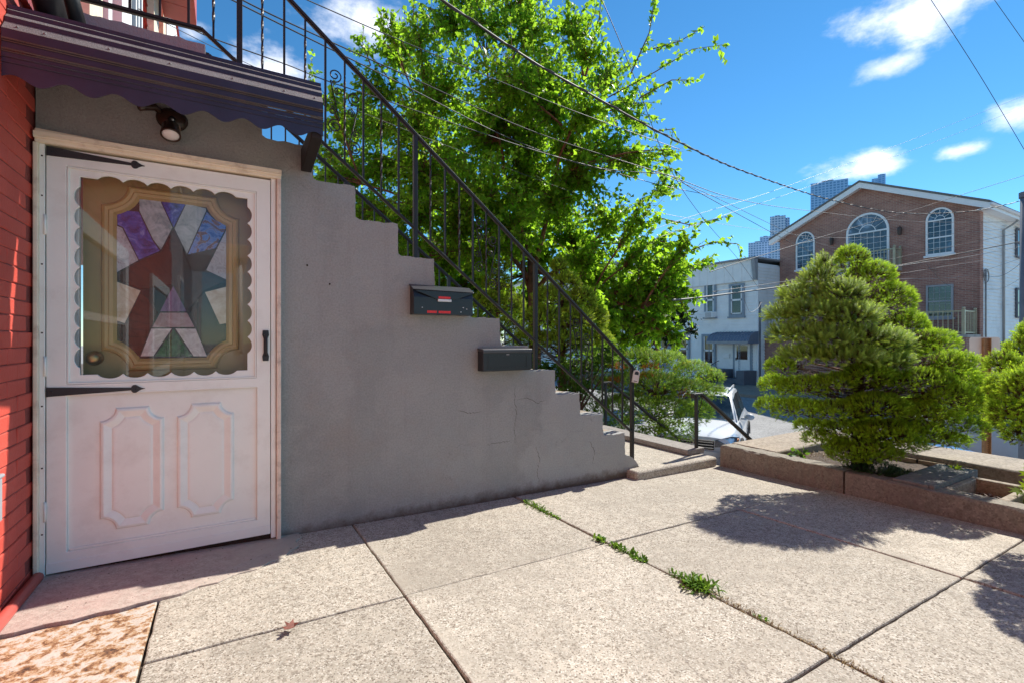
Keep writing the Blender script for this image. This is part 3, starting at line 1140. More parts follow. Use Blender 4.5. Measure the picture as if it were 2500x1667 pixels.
def stained_glass():
    yg = 3.104
    P = lambda *l: [on_y(170 + px / 3.137, 440 + py / 3.137, yg) for px, py in l]
    def gmat(name, stops, scale=14, dist=1.5, rough=.16):
        m = Mat(name)
        m.world()
        n = m.noise(scale, 5, .65, dist=dist)
        m.col(m.ramp(n, stops)).set(rough, 0, .5)
        return m.m
    G = dict(
        ice=gmat('ice_blue_glass', [(.35, (.26, .34, .36)), (.65, (.55, .62, .63))]),
        blue=gmat('cobalt_glass', [(.35, (.015, .025, .16)), (.55, (.06, .09, .48)), (.7, (.22, .28, .65))], 9, 3),
        amber=gmat('blue_amber_glass', [(.4, (.06, .12, .45)), (.52, (.20, .30, .68)), (.6, (.24, .09, .025)), (.72, (.08, .06, .16))], 8, 3.5),
        maroon=gmat('maroon_glass', [(.3, (.028, .008, .005)), (.7, (.06, .016, .009))]),
        lilac=gmat('lilac_glass', [(.35, (.36, .34, .38)), (.55, (.58, .58, .62)), (.7, (.30, .20, .22))], 11, 3),
        cream=gmat('cream_glass', [(.35, (.62, .47, .30)), (.65, (.82, .74, .6))], 9, 2.5),
        purple=gmat('violet_glass', [(.35, (.13, .05, .16)), (.65, (.26, .13, .28))], 9, 2),
        pink=gmat('rose_glass', [(.35, (.36, .18, .20)), (.65, (.48, .32, .34))], 9, 2),
        pearl=gmat('pearl_glass', [(.35, (.55, .45, .45)), (.65, (.82, .76, .75))], 10, 3),
        green=gmat('green_glass', [(.38, (.008, .045, .014)), (.62, (.03, .16, .045))], 9, 3),
    )
    parts = [
        ('ice', [(530, 165), (692, 178), (793, 395), (700, 570), (640, 490), (530, 262)]),
        ('blue', [(692, 178), (893, 205), (797, 397)]),
        ('ice', [(893, 205), (1048, 245), (1048, 265), (898, 600), (798, 403)]),
        ('amber', [(1048, 270), (1110, 330), (1200, 370), (1200, 402), (1117, 558), (903, 602)]),
        ('maroon', [(795, 403), (895, 600), (1117, 560), (1040, 726), (1200, 800), (1035, 880), (900, 1035), (793, 832), (548, 868), (360, 798), (360, 745), (532, 650), (700, 575)]),
        ('lilac', [(1200, 410), (1200, 795), (1042, 722)]),
        ('cream', [(1200, 842), (1200, 1130), (1150, 1138), (1033, 884)]),
        ('lilac', [(360, 375), (402, 392), (530, 648), (360, 740)]),
        ('cream', [(360, 802), (548, 872), (422, 1130), (360, 1110)]),
        ('blue', [(360, 288), (440, 260), (530, 268), (640, 495), (695, 575), (532, 645), (404, 388), (360, 370)]),
        ('purple', [(793, 836), (900, 1038), (688, 1038)]),
        ('pink', [(688, 1042), (905, 1042), (962, 1156), (628, 1156)]),
        ('pearl', [(625, 1162), (786, 1162), (640, 1378), (540, 1378)]),
        ('pearl', [(806, 1162), (966, 1162), (1055, 1378), (950, 1378)]),
        ('green', [(796, 1166), (944, 1378), (648, 1378)]),
        ('maroon', [(548, 876), (684, 1040), (622, 1160), (536, 1374), (480, 1374), (400, 1258), (360, 1240), (360, 1116), (424, 1134)]),
        ('maroon', [(1030, 886), (1148, 1142), (1200, 1136), (1200, 1225), (1160, 1260), (1085, 1330), (1060, 1374), (968, 1160), (908, 1040)]),
    ]
    for nm, pl in parts:
        w = P(*pl)
        cx, cz = sum(p[0] for p in w) / len(w), sum(p[2] for p in w) / len(w)
        o2 = []
        for p in w:
            v = Vector((p[0] - cx, p[2] - cz))
            v = v * max(0.0, 1 - .0036 / max(v.length, .01))
            o2.append((cx + v.x, cz + v.y))
        b = MB(); b.prism(o2, yg - .001, yg + .003)
        b.build('glass_piece', G[nm], INNER)
    b = MB()
    c = on_y(170 + 185 / 3.137, 440 + 1390 / 3.137, 3.08)
    prof = [(.0, .012), (.034, .012), (.036, .0), (.030, -.008), (.022, -.012), (.026, -.028), (.030, -.038), (.024, -.048), (.010, -.052), (.002, -.052)]
    b.loft([[(c[0] + max(r, .001) * math.cos(2 * PI * k / 20), 3.099 + yy, c[2] + max(r, .001) * math.sin(2 * PI * k / 20)) for k in range(20)] for r, yy in prof], True, True, True)
    b.build('knob', M['brass'], INNER, True)


stained_glass()
# ================================================================== AWNING over the basement door
M['rib'] = mat_metal_paint('brown_highlight_enamel', (.045, .034, .03), .35, .3, .2)  # brownish highlight along the ribs put into their colour


def build_awning():
    x0, x1 = RWX + .004, .428
    root = empty('awning', ((x0 + x1) / 2, 3.0, 2.2), 'dark navy metal awning with a scalloped edge above the storm door', 'awning')
    def slat(pts, name, mat, t=.0025):
        b = MB()
        o = [(y, z) for y, z in pts]
        back = [(y + .004, z - .0035) for y, z in reversed(pts)]
        b.prism(o + back, x0, x1, 'yz')
        return b.build(name, M[mat], root)
    slat([(2.600, 2.262), (2.600, 2.300)], 'fascia_strip', 'navy')
    slat([(2.600, 2.302), (2.634, 2.344)], 'slat', 'navy_lit_grit')
    slat([(2.6345, 2.346), (2.6345, 2.363)], 'slat', 'navy')
    slat([(2.6348, 2.3645), (2.654, 2.384)], 'slat', 'navy_lit_grit')
    slat([(2.6565, 2.386), (2.6565, 2.402)], 'slat', 'navy')
    slat([(2.657, 2.4035), (2.666, 2.411)], 'slat', 'navy_lit_grit')
    slat([(2.6685, 2.414), (2.6685, 2.430), (2.80, 2.47), (2.995, 2.52)], 'slat', 'navy')
    for z in (2.259, 2.219):
        b = MB(); b.tube([(x0, 2.599, z + .003), (x1, 2.599, z + .003)], .0042, 6); b.tube([(x0, 2.599, z - .006), (x1, 2.599, z - .006)], .003, 6)
        b.build('rib', M['rib'], root)
    b = MB(); b.box(x0, x1, 2.602, 2.606, 2.224, 2.2535); b.build('fascia_strip', M['navy'], root)
    b = MB(); b.box(x0, x1, 2.601, 2.604, 2.196, 2.2135); b.build('fascia_strip', M['navy'], root)
    b = MB(); b.tube([(x0, 2.600, 2.1935), (x1, 2.600, 2.1935)], .003, 6); b.tube([(x0, 2.600, 2.172), (x1, 2.600, 2.172)], .0022, 6); b.build('rib', M['navy'], root)
    pts = []
    n = 140
    for i in range(n + 1):
        x = x0 + (x1 - x0) * i / n
        pts.append((x, 2.109 + .018 * (x - x0) - .0165 * math.cos((x + .475) / .157 * 2 * PI)))
    b = MB(); b.prism([(x0, 2.191)] + pts + [(x1, 2.191)], 2.6025, 2.605)
    b.build('valance', M['navy'], root)
    b = MB(); b.prism([(2.606, 2.262), (2.606, 2.30), (2.64, 2.34), (2.67, 2.41), (2.80, 2.462), (2.99, 2.512), (2.99, 2.19), (2.606, 2.19)], x1 - .006, x1 - .001, 'yz'); b.build('end_panel', M['navy'], root)
    for y in (2.70, 2.84, 2.96):
        b = MB(); b.box(x0, x1 - .01, y, y + .03, 2.40 + (y - 2.70) * .33, 2.42 + (y - 2.70) * .33); b.build('purlin', M['navy'], root)
    b = MB()
    b.prism([(2.998, 2.185), (2.998, 2.062), (2.955, 2.062), (2.612, 2.118), (2.612, 2.185)], .372, .428, 'yz')
    br = b.build('bracket', M['bracket'], root, bevel=.006)
    for x in (-.70, -.62, -.42, -.21, .03, .25, .39):
        b = MB(); b.ball((x, 2.613, 2.320), (.005, .004, .005), 8, 4); b.build('bolt', M['navy_lit_grit'], root, True)


build_awning()

# ================================================================== FLOODLIGHT
def build_lamp():
    root = empty('floodlight', (-.235, 3.0, 2.2), 'bronze twin floodlight mounted on grey stucco under the awning', 'wall lamp')
    y = 2.997
    b = MB()
    prof = [(.068, 0), (.068, -.006), (.058, -.02), (.034, -.033), (.004, -.037)]
    b.loft([[(-.232 + r * math.cos(2 * PI * k / 24), y + yy, 2.215 + r * .86 * math.sin(2 * PI * k / 24)) for k in range(24)] for r, yy in prof], True, True, True)
    b.build('canopy', M['bronze'], root, True)
    b = MB(); b.tube([(-.232, y - .03, 2.205), (-.232, y - .048, 2.192), (-.232, y - .052, 2.165)], [.017, .016, .018], 10); b.build('neck', M['black'], root, True)
    c = Vector((-.232, y - .055, 2.17))
    ax = Vector((.0, -.42, -.9)).normalized()
    rr = Vector((1, 0, 0)); uu = ax.cross(rr).normalized()
    def shell(prof):
        return [[c + ax * h + (rr * math.cos(2 * PI * k / 24) + uu * math.sin(2 * PI * k / 24)) * r for k in range(24)] for r, h in prof]
    b = MB(); b.loft(shell([(.012, -.006), (.030, 0), (.038, .012), (.041, .055), (.043, .06), (.043, .072), (.038, .072), (.036, .064)]), True, True, False); b.build('lamp_head', M['bronze'], root, True)
    b = MB(); b.loft(shell([(.0375, .062), (.035, .069), (.025, .075), (.004, .078)]), True, True, True); b.build('lens', M['lens'], root, True)
    b = MB(); b.tube([(-.275, y - .02, 2.235), (-.30, y - .035, 2.25), (-.34, y - .05, 2.235), (-.36, y - .06, 2.22)], [.012, .018, .017, .014], 10); b.build('arm', M['bronze'], root, True)


build_lamp()

# ================================================================== MAILBOXES
def mailbox_a():
    x0, x1, z0, z1, yf, yb = 1.012, 1.436, 1.258, 1.455, 2.925, 2.998
    root = empty('mailbox', ((x0 + x1) / 2, 2.96, z0), 'upper black mailbox with red labels and a pointed flap lid', 'mailbox', 'mailboxes on the stoop wall')
    b = MB(); b.prism([(yb, z0), (yb, z1 - .01), (yf + .012, z1 - .038), (yf, z0 + .11), (yf, z0)], x0 + .006, x1 - .006, 'yz'); b.build('box', M['mailblack'], root, bevel=.003)
    b = MB()
    b.loft([[(x0, yb, z1 - .008), (x1, yb, z1 - .012), (x1, yf - .004, z1 - .046), (x0, yf - .004, z1 - .042)], [(x0, yb, z1), (x1, yb, z1 - .004), (x1, yf - .006, z1 - .041), (x0, yf - .006, z1 - .037)]], True, True, True)
    lid = b.build('lid', M['mailtop'], root, bevel=.002)
    b = MB(); xm = (x0 + x1) / 2
    b.prism([(x0 + .01, z1 - .045), (x1 - .002, z1 - .048), (xm + .085, z1 - .094), (xm - .06, z1 - .096)], yf - .0095, yf - .004)
    b.build('flap', M['mailblack'], root, bevel=.0015)
    b = MB(); b.box(xm - .048, xm + .046, yf - .012, yf - .003, z1 - .112, z1 - .096); b.build('handle_tab', M['sticker'], root, bevel=.002)
    b = MB(); b.box(xm - .044, xm + .038, yf - .0125, yf - .0105, z1 - .0935, z1 - .079); b.build('sticker', M['label_red'], root)
    for a, c in ((-.118, -.052), (-.040, .044)):
        b = MB(); b.box(xm + a, xm + c, yf - .0025, yf - .0005, z0 + .010, z0 + .026); b.build('sticker', M['label_red'], root)
    b = MB()
    for dx, dz in ((-.150, .045), (.135, .052), (.16, .043), (.118, .022)):
        b.ball((xm + dx, yf - .0005, z0 + dz), (.005, .001, .003), 6, 4)
    b.build('paint_chip', M['sticker'], root)


def mailbox_b():
    x0, x1, z0, z1, yf, yb = 1.502, 1.888, .885, 1.042, 2.915, 2.998
    root = empty('mailbox', ((x0 + x1) / 2, 2.96, z0), 'lower plain glossy black mailbox nearest the foot of the stairs', 'mailbox', 'mailboxes on the stoop wall')
    b = MB(); b.box(x0, x1, yf, yb, z0, z1 - .02); b.build('box', M['mailblack'], root, bevel=.003)
    b = MB(); b.prism([(yb, z1), (yf - .004, z1 - .006), (yf - .009, z1 - .012), (yf - .009, z1 - .03), (yf - .003, z1 - .034), (yf - .003, z1 - .022), (yb, z1 - .014)], x0 - .003, x1 + .006, 'yz'); b.build('lid', M['mailtop'], root, bevel=.002)
    b = MB()
    for (xa, xb, za, zb_) in ((x0 + .04, x1 - .04, z0 + .02, z0 + .023), (x0 + .04, x1 - .04, z1 - .055, z1 - .052), (x0 + .037, x0 + .04, z0 + .02, z1 - .052), (x1 - .04, x1 - .037, z0 + .02, z1 - .052)):
        b.box(xa, xb, yf - .0025, yf, za, zb_)
    b.build('panel_crease', M['mailblack'], root)
    b = MB(); b.box((x0 + x1) / 2 - .012, (x0 + x1) / 2 + .012, yf - .002, yf, z1 - .048, z1 - .04); b.build('badge', M['cablegrey'], root)


M['mailtop'] = mat_metal_paint('lighter_black_enamel', (.045, .045, .05), .32, .25, .1)  # mailbox lids: lighter, grittier black than the boxes
mailbox_a(); mailbox_b()

# ================================================================== RAILINGS
def zt(X): return 3.118 - .8135 * (X - .311)           # top rail of the near railing
def zb(X): return 2.607 - .783 * (X - .12)            # bottom rail


def scroll_pts(c, r0, r1, a0, turns, n=26):
    return [(c[0] + (r0 + (r1 - r0) * k / n) * math.cos(a0 + turns * 2 * PI * k / n), c[1] + (r0 + (r1 - r0) * k / n) * math.sin(a0 + turns * 2 * PI * k / n)) for k in range(n + 1)]


def add_scrolls(root, xc, y, w, zc, h):
    """pair of S-scrolls either side of the baluster at xc, dropping with the stair"""
    for sd in (-1, 1):
        xm = xc + sd * w / 2
        zz = zc - sd * .058
        R = w * .40
        zt_, zb_ = zz + h / 2 - R, zz - h / 2 + R
        # big S: top volute near the outer bar for the left one, mirrored for the right one
        m = -sd
        top = scroll_pts((xm - m * .04 * w, zt_), R * .22, R, PI / 2 if m > 0 else PI / 2, -1.6 * m)
        top = [(x, z) for x, z in top]
        bot = scroll_pts((xm - m * .02 * w, zb_), R * .22, R, -PI / 2, -1.6 * m)
        # close the S between the last points of both volutes
        line = top + list(reversed(bot))
        b = MB(); b.tube([(x, y, z) for x, z in line], .0042, 5)
        o = b.build('scroll', M['black'], root, True)
        small = MB()
        for q, dz in ((1, .16), (-1, -.16)):
            sp = scroll_pts((xm + m * q * w * .16, zz + dz * h), R * .18, R * .55, PI / 2 * q, 1.5 * m)
            small.tube([(x, y, z) for x, z in sp], .0036, 5)
        small.build('volute', M['black'], o, True)


def twisted(b, x, y, z0, z1, s):
    n = max(6, int((z1 - z0) / .018))
    rings = []
    for i in range(n + 1):
        t = i / n
        z = z0 + (z1 - z0) * t
        a = PI / 4 + (0 if t < .16 or t > .84 else (t - .16) / .68 * (z1 - z0) * 2 * PI * 2.4)
        r = s * .62
        rings.append([(x + r * math.cos(a + k * PI / 2), y + r * math.sin(a + k * PI / 2), z) for k in range(4)])
    b.loft(rings, True, True, True)


def near_railing():
    y = 3.125
    root = empty('stair_railing', (1.5, y, 0), 'near black wrought iron stair railing with scrolls, running down the stoop', 'railing', 'iron railings')
    def rail(name, f, xa, xb, w, h, extra=None):
        b = MB()
        pts = [(xa, y, f(xa)), (xb, y, f(xb))]
        b.bar(pts[0], pts[1], w, h)
        b.bar((xa, y, f(xa) - h * .75), (xb, y, f(xb) - h * .75), w * .55, h * .6)
        return b
    b = rail('top', zt, .075, 3.09, .034, .016)
    b.tube([(3.085, y, zt(3.085)), (3.115, y, zt(3.115) - .004), (3.125, y, zt(3.125) - .03), (3.118, y, zt(3.12) - .045)], .014, 8)
    b.build('top_rail', M['black'], root, bevel=.002)
    b = rail('bottom', zb, -.112, 3.075, .030, .012)
    b.build('bottom_rail', M['black'], root, bevel=.002)
    b = MB(); b.bar((RWX + .05, y, 2.775), (-.112, y, 2.787), .03, .012); b.bar((RWX + .05, y, 2.766), (-.112, y, 2.778), .016, .008); b.build('landing_rail', M['black'], root)
    b = MB(); b.bar((RWX + .05, y, 3.33), (.05, y, 3.34), .034, .016); b.bar((.05, y, 3.34), (.12, y, zt(.12)), .034, .016); b.build('landing_rail', M['black'], root)
    posts = [(.069, 2.43), (1.098, 1.62), (2.064, .865), (3.083, .05)]
    for x, z0 in posts:
        b = MB(); b.box(x - .0145, x + .0145, y - .0145, y + .0145, z0, zt(x) - .006); b.build('post', M['black'], root, bevel=.002)
    bays = [(.069, 1.098, 9), (1.098, 2.064, 9), (2.064, 3.083, 9)]
    for bi, (xa, xb, n) in enumerate(bays):
        for i in range(1, n):
            x = xa + (xb - xa) * i / n
            b = MB()
            if i % 2: twisted(b, x, y, zb(x), zt(x) - .012, .012)
            else: b.box(x - .006, x + .006, y - .006, y + .006, zb(x), zt(x) - .012)
            b.build('baluster', M['black'], root)
        k = 5 if bi < 2 else 4
        xc = xa + (xb - xa) * k / n
        add_scrolls(root, xc, y, (xb - xa) / n * .96, (zt(xc) + zb(xc)) / 2 - .01, .40)
    for i, x in enumerate((-.056, -.17, -.295, -.42, -.54)):
        b = MB()
        if i % 2 == 0: twisted(b, x, y, zb(x) if x > -.11 else 2.785, 3.33, .012)
        else: b.box(x - .006, x + .006, y - .006, y + .006, 2.785, 3.33)
        b.build('baluster', M['black'], root)


near_railing()


def far_railing():
    y = 4.615
    root = empty('stair_railing', (1.5, y, 0), 'far black iron stair railing glimpsed behind the steps under the near rail', 'railing', 'iron railings')
    za = lambda X: 3.31 - .789 * (X - .0)
    zlow = lambda X: za(X) - .63
    for f, w, h, nm in ((za, .036, .016, 'top_rail'), (zlow, .03, .012, 'bottom_rail')):
        b = MB(); b.bar((-.11, y, f(-.11)), (3.0, y, f(3.0)), w, h); b.bar((-.11, y, f(-.11) - h), (3.0, y, f(3.0) - h), w * .5, h * .7); b.build(nm, M['black'], root)
    b = MB(); b.bar((RWX + .05, y, 3.41), (-.11, y, 3.40), .036, .016); b.build('top_rail', M['black'], root)
    for x in (-.11, .955, 1.98, 2.98):
        b = MB(); b.box(x - .015, x + .015, y - .015, y + .015, zlow(x) - .2, za(x)); b.build('post', M['black'], root)
    n = 27
    for i in range(n):
        x = .01 + i * .1098
        if x > 2.95: break
        b = MB(); b.box(x - .006, x + .006, y - .006, y + .006, zlow(x), za(x)); b.build('baluster', M['black'], root)


far_railing()


def handrail(x, y, z0, z1, xe, ze, label):
    root = empty('handrail', (x, y, z0), label, 'handrail', 'iron railings')
    b = MB(); b.box(x - .0135, x + .0135, y - .0135, y + .0135, z0, z1 - .006); b.build('post', M['black'], root, bevel=.002)
    b = MB()
    b.bar((x - .045, y, z1), (x + .075, y, z1 + .002), .042, .022)
    b.bar((x + .07, y, z1 + .003), (xe, y, ze), .042, .022)
    b.bar((x + .07, y, z1 - .014), (xe, y, ze - .017), .022, .012)
    b.box(x - .056, x - .043, y - .021, y + .021, z1 - .035, z1 + .011)
    b.build('rail', M['black'], root, bevel=.003)
    b = MB()
    sp = [(x + .012, y, z1 - .26), (x + .03, y, z1 - .17), (x + .075, y, z1 - .09), (x + .085, y, z1 - .04), (x + .06, y, z1 - .018), (x + .04, y, z1 - .035), (x + .045, y, z1 - .06)]
    b.tube(sp, .0045, 5); b.build('scroll', M['black'], root, True)
    b = MB(); b.box(xe - .0135, xe + .0135, y - .0135, y + .0135, ze - .85, ze - .02); b.build('post', M['black'], root)


handrail(3.905, 3.10, .005, .575, 6.6, -1.18, 'near black handrail post beside the planter, sloping down to the street')
handrail(4.10, 4.61, -.2, .565, 6.6, -1.06, 'far black handrail in front of the yew bush, sloping down to the street')

# lock box hanging on the newel
root = empty('lock_box', (3.1, 3.09, .73), 'small grey key lock box hanging on the bottom newel of the stair railing', 'lock box')
T = Matrix.Translation((3.085, 3.085, .782)) @ Matrix.Rotation(math.radians(13), 4, 'Y') @ Matrix.Rotation(math.radians(-32), 4, 'Z')
xf = lambda x, y, z: T @ Vector((x, y, z))
b = MB(xf)
o = [(-.026, -.055), (.026, -.055)] + [(.026 * math.cos(a), .04 + .014 * math.sin(a)) for a in [PI * k / 8 for k in range(9)]]
b.prism(o, -.032, -.002)
body = b.build('body', M['signback'], root, bevel=.003)
b = MB(xf); b.prism([(-.029, -.058), (.029, -.058)] + [(.029 * math.cos(a), .042 + .017 * math.sin(a)) for a in [PI * k / 8 for k in range(9)]], -.001, .01); b.build('cover', M['black'], root, bevel=.002)
b = MB(xf); b.prism([(-.017, .012), (.017, .012), (.017, .028)] + [(.017 * math.cos(a), .03 + .012 * math.sin(a)) for a in [PI * k / 6 for k in range(7)]] + [(-.017, .028)], -.034, -.0325); b.build('window', M['mailblack'], root)
b = MB(xf); b.box(-.016, .016, -.0335, -.0325, -.046, -.041); b.build('print', M['mailblack'], root)
b = MB(xf); b.tube([(-.015, -.01, .05), (-.015, -.01, .075), (0, -.01, .088), (.015, -.01, .075), (.015, -.01, .05)], .004, 6); b.build('shackle', M['black'], root, True)
# ================================================================== ENTRY PAD AND LOWER STEPS
def lower_steps():
    root = empty('entry_steps', (4.5, 3.8, -1), 'pale concrete landing and steps leading from the stair foot down to the street', 'steps')
    b = MB()
    b.loft([[(2.90, 2.885, -.2), (3.93, 2.905, -.2), (3.93, 4.68, -.2), (2.90, 4.68, -.2)], [(2.90, 2.885, .018), (3.96, 2.90, .008), (3.96, 4.68, .0), (2.90, 4.68, .018)]], True, True, True)
    b.build('landing', M['concrete'], root, bevel=.028, seg=4)
    b = MB(); b.box(3.745, 3.985, 3.07, 4.70, .012, .062); b.build('coping', M['coping'], root, bevel=.006)
    for i in range(9):
        t = MB(); t.box(3.95 + i * .285, 4.27 + i * .285, 3.0, 4.68, -2.2, -.16 - i * .19)
        t.build('tread', M['concrete_old'], root, bevel=.01)


lower_steps()


# ================================================================== PLANTER along the yard edge
def planter():
    root = empty('planter', (4.8, 1.2, -.05), 'low stained concrete planter wall along the edge of the yard beside the steps', 'planter wall')
    kx = 3.985

    def block(name, mat, x0, x1, y0, y1, z0, z1, bevel=.012, wob=.004, step=.11, axis='y'):
        """long concrete block with worn, slightly uneven arrises"""
        b = MB()
        L = (y1 - y0) if axis == 'y' else (x1 - x0)
        n = max(2, int(L / step))
        loops = []
        for i in range(n + 1):
            t = i / n
            w = lambda a=wob: random.uniform(-a, a)
            if axis == 'y':
                y = y0 + (y1 - y0) * t
                loops.append([(x0 + w(), y, z0), (x0 + w(), y, z0 + (z1 - z0) * .55), (x0 + w() * .6 + .003, y, z1 - .012 + w() * .6), (x0 + .014 + w() * .6, y, z1 + w() * .35), (x1 - .01, y, z1 + w() * .3), (x1, y, z1 - .01), (x1, y, z0)])
            else:
                x = x0 + (x1 - x0) * t
                loops.append([(x, y0 + w(), z0), (x, y0 + w(), z0 + (z1 - z0) * .55), (x, y0 + .003 + w() * .6, z1 - .012), (x, y0 + .014, z1 + w() * .35), (x, y1 - .01, z1 + w() * .3), (x, y1, z1 - .01), (x, y1, z0)])
        b.loft(loops, True, True, True)
        return b.build(name, M[mat], root, bevel=bevel * .3, seg=1)
    # kerb along the paving, in two lengths with a broken joint
    block('kerb', 'kerb', kx, kx + .165, 1.852, 2.895, -.35, .118, wob=.014, step=.05)
    block('kerb', 'kerb', kx + .003, kx + .16, -4.9, 1.838, -.35, .112, wob=.013, step=.055)
    # arm beside the steps and the front wall over the street
    block('wall', 'concrete_old', kx + .166, 5.66, 2.452, 2.90, -2.3, .122, axis='x', step=.3)
    block('wall', 'concrete_old', 5.10, 5.66, -5, 2.451, -2.3, .120, step=.3)
    # bricks showing on the far side of the pit
    for r in range(2):
        for i in range(5):
            y = 2.36 - i * .195 - (r % 2) * .09
            b = MB(); b.box(5.070, 5.098, y - .18, y, .015 - r * .075, .082 - r * .075); b.build('brick', M['tan_brick'], root, bevel=.004)
    # grey slab across the pit
    b = MB(); b.box(kx + .05, 4.82, 1.355, 1.56, .085, .130); b.build('slab', M['slate'], root, bevel=.006)
    b = MB(); b.box(kx + .05, 4.82, 1.325, 1.353, .075, .134); b.build('slab_edge', M['slate'], root, bevel=.004)
    b = MB(); b.box(4.18, 4.80, 1.333, 1.545, -.35, .084); b.build('divider', M['concrete_old'], root)
    # soil and mulch
    b = MB()
    n = 16
    V, Fc = [], []
    for i in range(n + 1):
        for j in range(n + 1):
            x, y = kx + .15 + (5.12 - kx - .15) * i / n, 1.50 + (2.47 - 1.50) * j / n
            d = math.hypot(x - 4.42, (y - 1.95))
            V.append((x, y, .045 + .05 * math.exp(-(d / .35) ** 2) + random.uniform(-.008, .008)))
    for i in range(n):
        for j in range(n):
            a = i * (n + 1) + j
            Fc.append((a, a + n + 1, a + n + 2, a + 1))
    np_object('soil', np.array(V), np.array(Fc), M['soil'], root)
    b = MB(); b.box(kx + .15, 5.10, -4.9, 1.32, -.35, -.05); b.build('soil', M['soil'], root)
    return root


M['tan_brick'] = plain('tan_brick', (.34, .25, .16), .85, .2, 20, .5, 80)
planter()


def brick_box():
    root = empty('brick_planter', (4.35, 1.16, -.05), 'small square planter box with orange bricks and bark mulch beside the grey slab', 'planter box')
    x0, x1, y0, y1, z1 = 4.13, 4.70, 1.0, 1.322, .105
    for (a, c, d, e, nm) in ((x0, x0 + .045, y0, y1, 'rim'), (x1 - .06, x1, y0, y1, 'rim'), (x0 + .046, x1 - .061, y0, y0 + .05, 'rim'), (x0 + .046, x1 - .061, y1 - .04, y1, 'rim')):
        b = MB(); b.box(a, c, d, e, -.3 if a != x0 else .062, z1); b.build(nm, M['concrete_old'], root, bevel=.008)
    for i in range(2):
        y = y1 - .03 - i * .145
        b = MB(); b.box(x0 - .004, x0 + .04, y - .14, y, -.01, .058); b.build('brick', M['orangebrick'], root, bevel=.004)
    b = MB(); b.box(x0 + .01, x0 + .04, y0, y1, -.3, -.012); b.build('footing', M['concrete_old'], root)
    b = MB(); b.box(x0 + .046, x1 - .061, y0 + .051, y1 - .041, -.3, -.005); b.build('soil', M['soil'], root)
    n = 420
    V, Fc = [], []
    for i in range(n):
        x, y = random.uniform(x0 + .1, x1 - .07), random.uniform(y0 + .06, y1 - .05)
        a, l, w = random.uniform(0, PI), random.uniform(.008, .022), random.uniform(.003, .007)
        dx, dy = math.cos(a) * l, math.sin(a) * l
        ex, ey = -math.sin(a) * w, math.cos(a) * w
        z = random.uniform(-.002, .022)
        q = random.uniform(-.008, .008)
        k = len(V)
        V += [(x - dx - ex, y - dy - ey, z), (x + dx - ex, y + dy - ey, z + q), (x + dx + ex, y + dy + ey, z + q + .003), (x - dx + ex, y - dy + ey, z + .003)]
        Fc.append((k, k + 1, k + 2, k + 3))
    tag(np_object('mulch', np.array(V), np.array(Fc), M['mulch'], root), kind='stuff')


brick_box()

# ================================================================== HATCH PLATE, LEAF, LITTER
b = MB()
pl = [(RWX + .012, 1.2), (-.243, 1.2), (-.243, 2.468), (-.30, 2.452), (-.36, 2.436), (-.43, 2.442), (-.50, 2.425), (-.58, 2.434), (-.66, 2.418), (RWX + .012, 2.423)]
b.loft([[(x, y, gz(x, y) - .01) for x, y in pl], [(x, y, gz(x, y) + .004) for x, y in pl]], True, True, True)
plate = b.build('hatch_plate', M['rust'], bevel=.003)
tag(plate, 'rusty metal cellar hatch plate lying flush in the concrete by the red wall', 'hatch')


def leaf_thing(x, y, rot, label):
    V = []
    T = Matrix.Translation((x, y, gz(x, y) + .012)) @ Matrix.Rotation(rot, 4, 'Z')
    o = [(-.045, 0), (-.03, .010), (-.018, .008), (-.01, .026), (.004, .012), (.02, .03), (.022, .01), (.045, .006), (.03, -.004), (.034, -.024), (.012, -.012), (-.004, -.026), (-.012, -.008), (-.03, -.010)]
    b = MB(lambda px, py, pz: T @ Vector((px, py, pz)))
    b.prism([(p[0] * .75, p[1]) for p in o], 0, .001, 'xy')
    for i, v in enumerate(b.V):
        pass
    c = Vector((x, y, 0))
    b.V = [(v[0], v[1], v[2] + 7.0 * ((Vector((v[0], v[1], 0)) - c).length ** 2) + .25 * abs(v[1] - y)) for v in b.V]
    tag(b.build('dry_leaf', M['leaf_brown']), label, 'leaf')


leaf_thing(.205, 1.965, .9, 'curled rusty brown dry leaf on the concrete joint')


def litter():
    V, Fc = [], []
    for i in range(240):
        r = random.random()
        if r < .35: x, y = random.uniform(RWX, .6), random.uniform(2.5, 2.97)
        elif r < .7: x, y = random.uniform(.3, 3.1), 3 - abs(random.gauss(0, .05)) - .01
        else: x, y = random.uniform(-.2, 3.9), random.uniform(.7, 2.9)
        s = random.uniform(.002, .0055)
        a = random.uniform(0, PI)
        z = gz(x, y) + .006 + (.016 if (x < .25 and y > 2.5) else 0)
        k = len(V)
        e = random.uniform(.4, 1)
        V += [(x + s * math.cos(a), y + s * math.sin(a), z), (x - s * e * math.sin(a), y + s * e * math.cos(a), z + .002), (x - s * math.cos(a), y - s * math.sin(a), z), (x + s * e * math.sin(a), y - s * e * math.cos(a), z + .001)]
        Fc.append((k, k + 1, k + 2, k + 3))
    tag(np_object('debris', np.array(V), np.array(Fc), M['deadwood']), 'dark crumbs and twigs scattered on the concrete', 'debris', kind='stuff')


litter()


# ================================================================== WEEDS in the wide joint at X = 1.8
LEAF_M = leafy('weed_leaf', (.05, .12, .016), (.11, .21, .026), (.34, .55, .05), .4)
DRY_M = leafy('dead_grass', (.22, .15, .07), (.36, .26, .13), (.3, .2, .1), .25)


